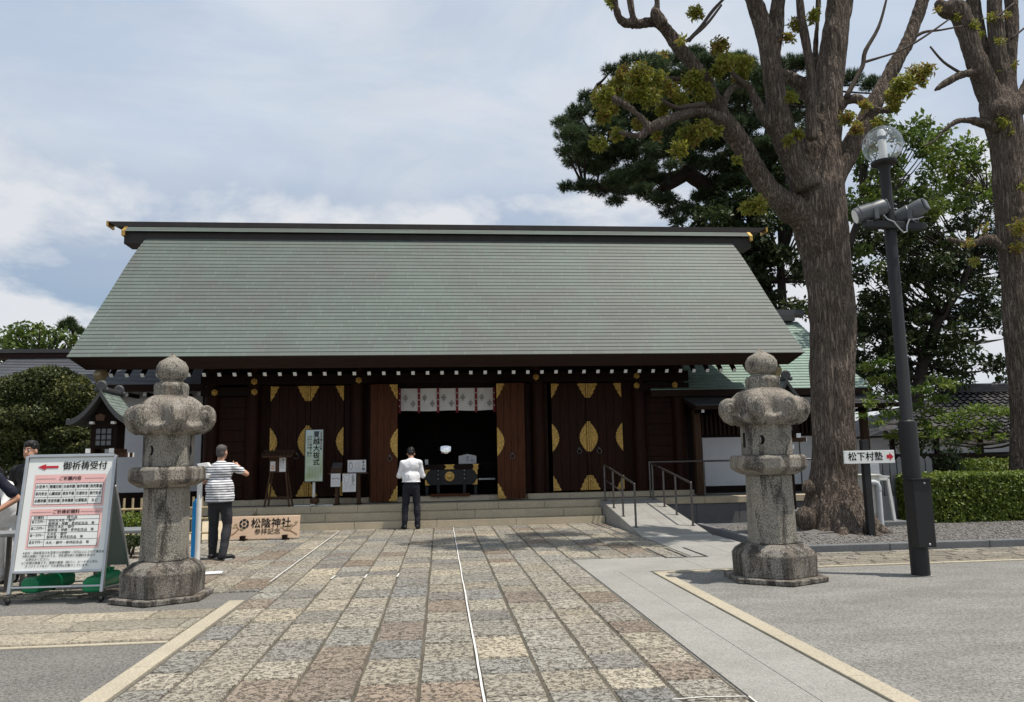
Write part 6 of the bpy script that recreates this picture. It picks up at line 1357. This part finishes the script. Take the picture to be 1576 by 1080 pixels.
for px, py, r in ((1478, 22, 15), (1462, 18, 12), (1535, 172, 26), (1528, 366, 6), (1500, 92, 14)): b.ell(P(px, py, 15.4), (r/SC2,)*3, 14, 10)
me = fuse(b, .028, 5)
barked(me, .013, 10, .03); link_mesh('trunk', me, 'bark', T2)
sprouts([(1500, 35, 10), (1525, 25, 11), (1510, 50, 8), (1540, 60, 9), (1535, 110, 8), (1545, 185, 12), (1555, 200, 7), (1515, 118, 6), (1562, 310, 14), (1570, 345, 18), (1565, 380, 12), (1574, 285, 8), (1500, 400, 10), (1515, 350, 8), (1492, 372, 10), (1470, 25, 8), (1442, 12, 6), (1560, 100, 7), (1550, 20, 8)], 15.3, SC2, T2, 260)

def branchwork(tb, root_pts, targets, r0=.12):
    for c in targets:
        a = min(root_pts, key=lambda q: (q-c).length+max(0, q.z-c.z)*1.2); m = (a+c)/2+Vector((0, 0, -.15*(c-a).length)); tb.tube(bez(a, m, c, 6), [r0*(1-.16*i)*min(1, (c-a).length/2+.3) for i in range(6)], 7)
def leafy(name, label, Y, sc, trunk, lst, per, size, mat, spread=1.0, bark='bark_dark', group=None, flat=.75, part='crown', shell=.2, narrow=.5, up=.45):
    c0 = P(trunk[0][0], trunk[0][1], Y); t = thing(name, (c0.x, Y, 0), label, 'tree', group)
    b = MB(); rp = []
    for i in range(len(trunk)-1):
        for k_ in range(4): s = k_/4; rp.append(P(trunk[i][0]*(1-s)+trunk[i+1][0]*s, trunk[i][1]*(1-s)+trunk[i+1][1]*s, Y))
    low = rp[0].copy(); low.z = 0; b.tube([low]+rp, [trunk[0][2]/sc*1.15]+[(trunk[0][2]+(trunk[-1][2]-trunk[0][2])*i/len(rp))/sc for i in range(len(rp))], 12)
    L3 = [(c[0], c[1], c[2], c[3] if len(c) > 3 else Y+random.uniform(-spread, spread)) for c in lst]
    branchwork(b, rp, [P(c[0], c[1]+c[2]*.3, c[3]) for c in L3], trunk[-1][2]/sc*.55)
    b.build('trunk', bark, t, smooth=True); pts, ts = clumps(L3, Y, sc, per, spread, flat, shell)
    leaves(part, pts, size, mat, t, up=up, tint=ts, narrow=narrow); return t
def fill(poly_fn, x0, x1, y0, y1, step, r, keep=.85, jit=.5):
    o = []; y = y0
    while y <= y1:
        x = x0
        while x <= x1:
            px, py = x+random.uniform(-jit, jit)*step, y+random.uniform(-jit, jit)*step
            if poly_fn(px, py) and random.random() < keep: o.append((px, py, r*random.uniform(.7, 1.25)))
            x += step
        y += step
    return o
# ---- pine behind the roof
PY, PS = 27.0, 42.5; PT_ = thing('pine_tree', (12.5, PY, 0), 'dark pine with layered needle boughs spreading over the right end of the shrine roof', 'tree'); b = MB()
tr = [(1190, 520, 17), (1165, 420, 16), (1120, 330, 15), (1085, 285, 13), (1060, 262, 12), (1062, 200, 9), (1090, 140, 6)]; rp = []
for pts in (tr, [(1060, 265, 11), (1030, 285, 8), (1015, 292, 5)], [(1150, 390, 10), (1165, 300, 9), (1185, 200, 8), (1195, 130, 5)], [(1095, 296, 8), (1130, 250, 6), (1150, 210, 4)], [(1062, 230, 7), (1000, 220, 5), (930, 232, 3)], [(1060, 262, 7), (990, 280, 5), (900, 290, 3)], [(1062, 205, 6), (1000, 160, 4), (920, 130, 3)]): rp += limb(b, pts, PY, PS, .05, 10)
PADS = [(868, 190, 17), (890, 172, 17), (888, 205, 20), (872, 232, 14), (905, 232, 22), (930, 250, 22), (872, 288, 13), (900, 286, 17), (925, 292, 18), (948, 310, 13), (960, 275, 24), (985, 262, 26), (990, 295, 18), (1010, 275, 18), (905, 150, 14), (925, 160, 20), (940, 195, 24), (960, 225, 26), (912, 260, 18), (940, 108, 12), (965, 95, 13), (990, 92, 16), (1010, 105, 20), (960, 130, 22), (985, 160, 24), (1005, 195, 26), (1020, 228, 26), (1030, 150, 22), (1025, 95, 18), (1050, 90, 16), (1072, 80, 16), (1060, 112, 22), (1090, 95, 20), (1082, 140, 24), (1055, 175, 24), (1100, 175, 24), (1115, 130, 22), (1130, 95, 18), (1150, 110, 20), (1145, 150, 24), (1170, 140, 22), (1190, 105, 20), (1215, 100, 22), (1240, 95, 20), (1265, 110, 20), (1215, 140, 22), (1180, 180, 24), (1210, 180, 22), (1140, 195, 24), (1115, 215, 22), (1150, 240, 24), (1105, 250, 22), (1130, 280, 22), (1090, 225, 18), (1030, 328, 14), (1060, 322, 16), (1085, 330, 18), (1045, 340, 12), (1110, 320, 22), (1150, 310, 24), (1180, 270, 24), (1195, 225, 22), (1340, 130, 18), (1365, 145, 16), (1310, 120, 18), (1200, 320, 24), (1120, 350, 22)]
PADS += fill(lambda x, y: ((x-1080)/205)**2+((y-205)/118)**2 < 1 and not (1030 < x < 1078 and 285 < y < 318) and not (940 < x < 1020 and y > 318), 860, 1260, 85, 345, 26, 18, .95)
tf = []; td = []; tt = []
for px, py, r in PADS:
    y = PY+random.uniform(-2.2, 1.6); c = P(px, py, y); rr = r/PS*1.02; n = int(270*(r/20)**2); p = clump_pts(c, (rr*1.1, rr, rr*.6), n, .1); tf.append(p)
    d = (p-np.array(c)); d /= np.linalg.norm(d, axis=1)[:, None]+1e-6; d[:, 2] = d[:, 2]*.6+.7; td.append(d); tt.append(np.clip(random.uniform(.2, .6)+.2*rng.normal(size=n), 0, 1))
    a = min(rp, key=lambda q: (q-c).length); b.tube(bez(a, (a+c)/2+Vector((0, 0, -.1)), c, 5), [.07, .055, .045, .035, .02], 6)
b.build('trunk', 'bark_red', PT_, smooth=True)
needles('needles', np.concatenate(tf), np.concatenate(td), 'needle', PT_, .20, 9, .024, np.concatenate(tt))
# ---- broadleaf trees behind
leafy('broadleaf_tree', 'dark leafy tree filling the gap between the right roof end and the big trunk', 26, 45, [(1215, 620, 9), (1205, 480, 8), (1200, 380, 6)], fill(lambda x, y: x > 1090+max(0, 330-y)*.3, 1060, 1260, 225, 500, 26, 24, .95)+fill(lambda x, y: True, 1050, 1130, 325, 350, 22, 16, 1), 170, .17, 'leaf_dark', 1.2)
leafy('broadleaf_tree', 'tall dark leafy tree right of the lamp post, sky showing through its crown', 24, 49, [(1405, 640, 11), (1420, 560, 10), (1440, 500, 8), (1480, 440, 6), (1500, 380, 4)],
      fill(lambda x, y: not ((x < 1345 and 395 < y < 470) or (1485 < x < 1530 and 560 < y < 590) or (1430 < x < 1470 and 330 < y < 352) or (x > 1500 and 515 < y < 545)), 1318, 1575, 300, 605, 22, 23, .94)+fill(lambda x, y: True, 1322, 1400, 360, 600, 24, 21, .8), 140, .155, 'leaf_dark', 1.3)
leafy('broadleaf_tree', 'mid green leafy tree whose crown shows behind the glass globe of the lamp', 21, 56, [(1290, 620, 9), (1292, 420, 8), (1335, 300, 5)], fill(lambda x, y: True, 1320, 1450, 195, 330, 22, 22, .9)+[(1462, 285, 20), (1440, 320, 22), (1470, 318, 18), (1410, 190, 16), (1325, 240, 20), (1330, 385, 18), (1350, 410, 16)], 120, .15, 'leaf_mid', .9)
leafy('broadleaf_tree', 'bright yellow green tree hanging in front of the sky left of the right edge trunk', 18, 65, [(1574, 700, 6), (1570, 480, 5), (1548, 330, 4), (1510, 285, 3)], [(1440, 212, 16), (1455, 202, 15), (1470, 225, 18), (1490, 215, 15), (1485, 245, 20), (1500, 262, 18), (1465, 258, 20), (1478, 285, 20), (1505, 235, 13), (1450, 240, 16), (1515, 222, 10), (1430, 225, 12), (1498, 290, 16), (1456, 290, 16), (1480, 310, 14), (1520, 270, 12), (1448, 262, 16), (1470, 240, 18), (1490, 232, 16), (1505, 250, 16), (1442, 228, 16), (1470, 270, 18), (1430, 250, 14), (1520, 300, 14), (1535, 285, 10)], 120, .14, 'leaf_bright', .6, narrow=.45)
leafy('maple_tree', 'light green tree with layered leaves behind the lamp post and direction sign', 16.2, 72, [(1392, 720, 5), (1395, 650, 4), (1390, 600, 3)], [(1335, 565, 16), (1348, 585, 18), (1360, 556, 15), (1345, 608, 14), (1372, 580, 16), (1372, 612, 14), (1420, 598, 18), (1440, 583, 18), (1458, 592, 15), (1432, 612, 18), (1412, 628, 18), (1470, 588, 9), (1395, 600, 14), (1385, 640, 14), (1418, 648, 16), (1440, 632, 14), (1330, 640, 12), (1352, 650, 12), (1375, 670, 16), (1400, 690, 16), (1430, 662, 14), (1452, 612, 15), (1340, 620, 14), (1365, 635, 14)], 150, .11, 'leaf_bright', .5, flat=.45, narrow=.38, up=.9)
leafy('garden_shrub_tree', 'spreading light green garden tree in front of the tiled house', 17.2, 68, [(1570, 720, 6), (1562, 690, 5), (1556, 660, 4)], [(1470, 640, 18), (1490, 632, 18), (1510, 628, 18), (1530, 632, 18), (1550, 632, 18), (1568, 636, 18), (1480, 655, 18), (1505, 650, 18), (1530, 655, 16), (1460, 662, 16), (1490, 672, 14), (1515, 670, 13), (1440, 668, 14), (1540, 672, 10), (1578, 655, 16), (1470, 680, 12), (1450, 645, 14), (1425, 655, 14), (1500, 690, 10), (1420, 672, 12)], 160, .105, 'leaf_bright', .5, flat=.5, narrow=.4, up=.9)
leafy('camellia_bush', 'dark glossy bush between the lamp post and the low rounded hedge', 16.6, 70, [(1430, 740, 4), (1430, 710, 3)], fill(lambda x, y: True, 1395, 1480, 682, 735, 20, 18, 1), 80, .10, 'leaf_dark', .4)
# ---- left side
leafy('broadleaf_tree', 'green leafy tree top showing above the grey roof at the left edge', 30, 39, [(60, 640, 9), (55, 560, 7)], [(10, 520, 18), (28, 512, 17), (48, 508, 18), (70, 516, 17), (88, 512, 16), (105, 520, 14), (118, 530, 10), (20, 535, 20), (50, 530, 20), (80, 535, 18), (105, 540, 12), (0, 545, 20), (8, 570, 18), (62, 500, 9), (35, 500, 8)], 150, .20, 'leaf_mid', 1)
t = thing('pine_tree', (-15.5, 31, 0), 'small pine tip poking up behind the left tree top', 'tree'); b = MB(); limb(b, [(128, 640, 6), (122, 560, 5), (112, 505, 3)], 31, 38); limb(b, [(118, 540, 3), (132, 538, 2)], 31, 38); b.build('trunk', 'bark_red', t)
p = []; 
for px, py, r in ((98, 502, 8), (112, 505, 8), (122, 511, 6), (108, 496, 6), (130, 537, 6), (122, 532, 7)): p.append(clump_pts(P(px, py, 31), (r/38, r/38, r/60), 60, .1))
p = np.concatenate(p); needles('needles', p, np.tile([[0.2, 0, .8]], (len(p), 1)), 'needle', t, .25, 9, .035)
# rounded clipped shrub of several layers
ts_ = thing('clipped_tree', (-6.6, 16.6, 0), 'large rounded olive green clipped tree at the left edge before the white wall', 'tree'); b = MB(); sc = 70
lay = [(70, 605, 62, 36, 16.7), (110, 612, 36, 34, 16.4), (25, 612, 42, 34, 16.6), (75, 588, 45, 24, 16.6), (60, 640, 60, 22, 16.5), (118, 640, 30, 18, 16.6), (10, 640, 40, 30, 16.9), (105, 668, 30, 14, 16.3), (30, 672, 34, 16, 16.4), (128, 690, 26, 12, 16.3), (85, 690, 30, 14, 16.5), (20, 700, 36, 20, 16.7), (-30, 660, 40, 50, 16.7), (60, 720, 50, 16, 16.8), (120, 712, 22, 12, 16.5)]
base_ = P(70, 700, 16.6); b.tube([(base_.x, 16.6, 0), (base_.x+.05, 16.6, 1.1), (base_.x, 16.6, 2.2)], [.13, .11, .07], 10); P0 = []; T0 = []; root = [Vector((base_.x, 16.6, z)) for z in (.5, .9, 1.3, 1.7, 2.1)]
for px, py, rx, rz2, y in lay:
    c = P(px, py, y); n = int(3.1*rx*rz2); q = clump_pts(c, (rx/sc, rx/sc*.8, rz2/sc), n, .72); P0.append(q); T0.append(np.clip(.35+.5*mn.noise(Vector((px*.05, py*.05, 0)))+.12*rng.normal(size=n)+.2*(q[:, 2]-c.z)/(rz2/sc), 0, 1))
    branchwork(b, root, [c], .05)
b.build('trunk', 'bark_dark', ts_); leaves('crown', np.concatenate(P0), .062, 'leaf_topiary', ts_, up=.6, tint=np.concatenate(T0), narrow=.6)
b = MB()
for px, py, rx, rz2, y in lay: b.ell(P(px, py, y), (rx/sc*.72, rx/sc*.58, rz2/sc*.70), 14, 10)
link_mesh('shade_core', displaced(b.mesh('inner', 0, True), .05, 4), simple('shaded_inner_leaves', (0.012, 0.018, 0.006), (0.02, 0.028, 0.01), 12, .9), ts_)  # solid lumps under the leaves, inner shade put into their dark colour
def bush(name, label, lst, Y, sc, n, size, mat, cat='shrub'):
    c0 = P(lst[0][0], lst[0][1], Y); t = thing(name, (c0.x, Y, 0), label, cat); b = MB(); P0 = []
    for px, py, rx, rz2 in lst:
        c = P(px, py, Y); P0.append(clump_pts(c, (rx/sc, rx/sc*.9, rz2/sc), int(n*rx*rz2/400), .6)); b.tube([(c.x, Y, 0), (c.x+.03, Y, c.z)], [.03, .015], 6); b.tube([(c.x+.05, Y+.05, 0), (c.x+.15, Y, c.z+.05)], [.02, .01], 6)
    b.build('stems', 'twig', t); leaves('foliage', np.concatenate(P0), size, mat, t, up=.6, narrow=.6); return t
bush('low_shrub', 'low bright green shrub before the bamboo fence, left of the stone lantern', [(200, 803, 26, 14), (178, 806, 24, 13), (222, 806, 22, 12), (150, 808, 24, 13)], 13.5, 86, 900, .045, 'leaf_hedge')
bush('low_shrub', 'dark low ground shrub seen under the folding table edge', [(195, 832, 24, 9), (165, 834, 24, 9), (222, 832, 16, 8)], 13.0, 90, 800, .05, 'leaf_dark')
# ---- hedges
def hedge(label, x0, y0, x1, y1, depth, h, z0, rnd, nf, size, name='clipped_hedge'):
    t = thing(name, (x0, y0, z0), label, 'hedge'); d = Vector((x1-x0, y1-y0, 0)); L_ = d.length; d.normalize(); nrm = Vector((-d.y, d.x, 0))
    def surf(n, kind):
        u = rng.random(n)*L_; v = rng.random(n)
        bump_ = np.array([0.05*mn.noise(Vector((a*1.7, b_*3, kind*7.0))) for a, b_ in zip(u, v)])
        if kind == 0: w, z = bump_-.0, z0+v*h; zz = z; ed = np.clip((v-(1-rnd))/rnd, 0, 1) if rnd else 0; w = w+ed**2*depth*.35*(rnd > .2)+.03*ed**2; out = np.tile([[-nrm.x, -nrm.y, .35]], (n, 1))
        elif kind == 1: w = v*depth; zz = z0+h+bump_*.6-(np.abs(v-.5)*2)**2*(.32*h if rnd > .2 else .03); out = np.tile([[0, 0, 1.0]], (n, 1))
        else: u = bump_*1.5+.0; w = v*depth; zz = z0+rng.random(n)*h; out = np.tile([[-d.x, -d.y, .3]], (n, 1))
        w = w+rng.normal(size=n)*.025; zz = zz+rng.normal(size=n)*.018
        return np.stack([x0+d.x*u+nrm.x*w, y0+d.y*u+nrm.y*w, zz], 1), out
    ps, os_ = zip(surf(nf, 0), surf(int(nf*.8), 1), surf(nf//6, 2)); leaves('foliage', np.concatenate(ps), size, 'leaf_hedge', t, up=.2, out=np.concatenate(os_)*.9, narrow=.6)
    b = MB(); c0 = Vector((x0, y0, z0))+d*.07+nrm*.07; b.obox(c0+d*(L_-.14)/2+nrm*(depth-.14)/2+Vector((0, 0, h*(.46 if rnd < .2 else .36))), d*(L_-.14)/2, nrm*(depth-.14)/2*(1 if rnd < .2 else .7), Vector((0, 0, h*(.46 if rnd < .2 else .32)))); o = b.build('shade_core', bpy.data.materials['shaded_inner_leaves'], t, bevel=.05)  # solid box painted dark to stand for the shade inside the hedge
    return t
a, c = G(1384, 806), G(1576, 806); dd = Vector((c.x-a.x, (c.y-a.y)*.5)); hh_ = P(1480, 731, 14.2).z
hedge('long clipped box hedge with a flat top along the gravel bed behind the lamp post', a.x, 14.45, a.x+6.5, 14.05, .95, hh_-.06, .06, .08, 17000, .055)
a = P(1478, 728, 16.3); hedge('low rounded clipped hedge rising behind the long flat hedge', a.x, 16.2, a.x+4.5, 16.1, 1.1, P(1530, 707, 16.5).z-.03, .03, .35, 9000, .055, 'rounded_hedge')
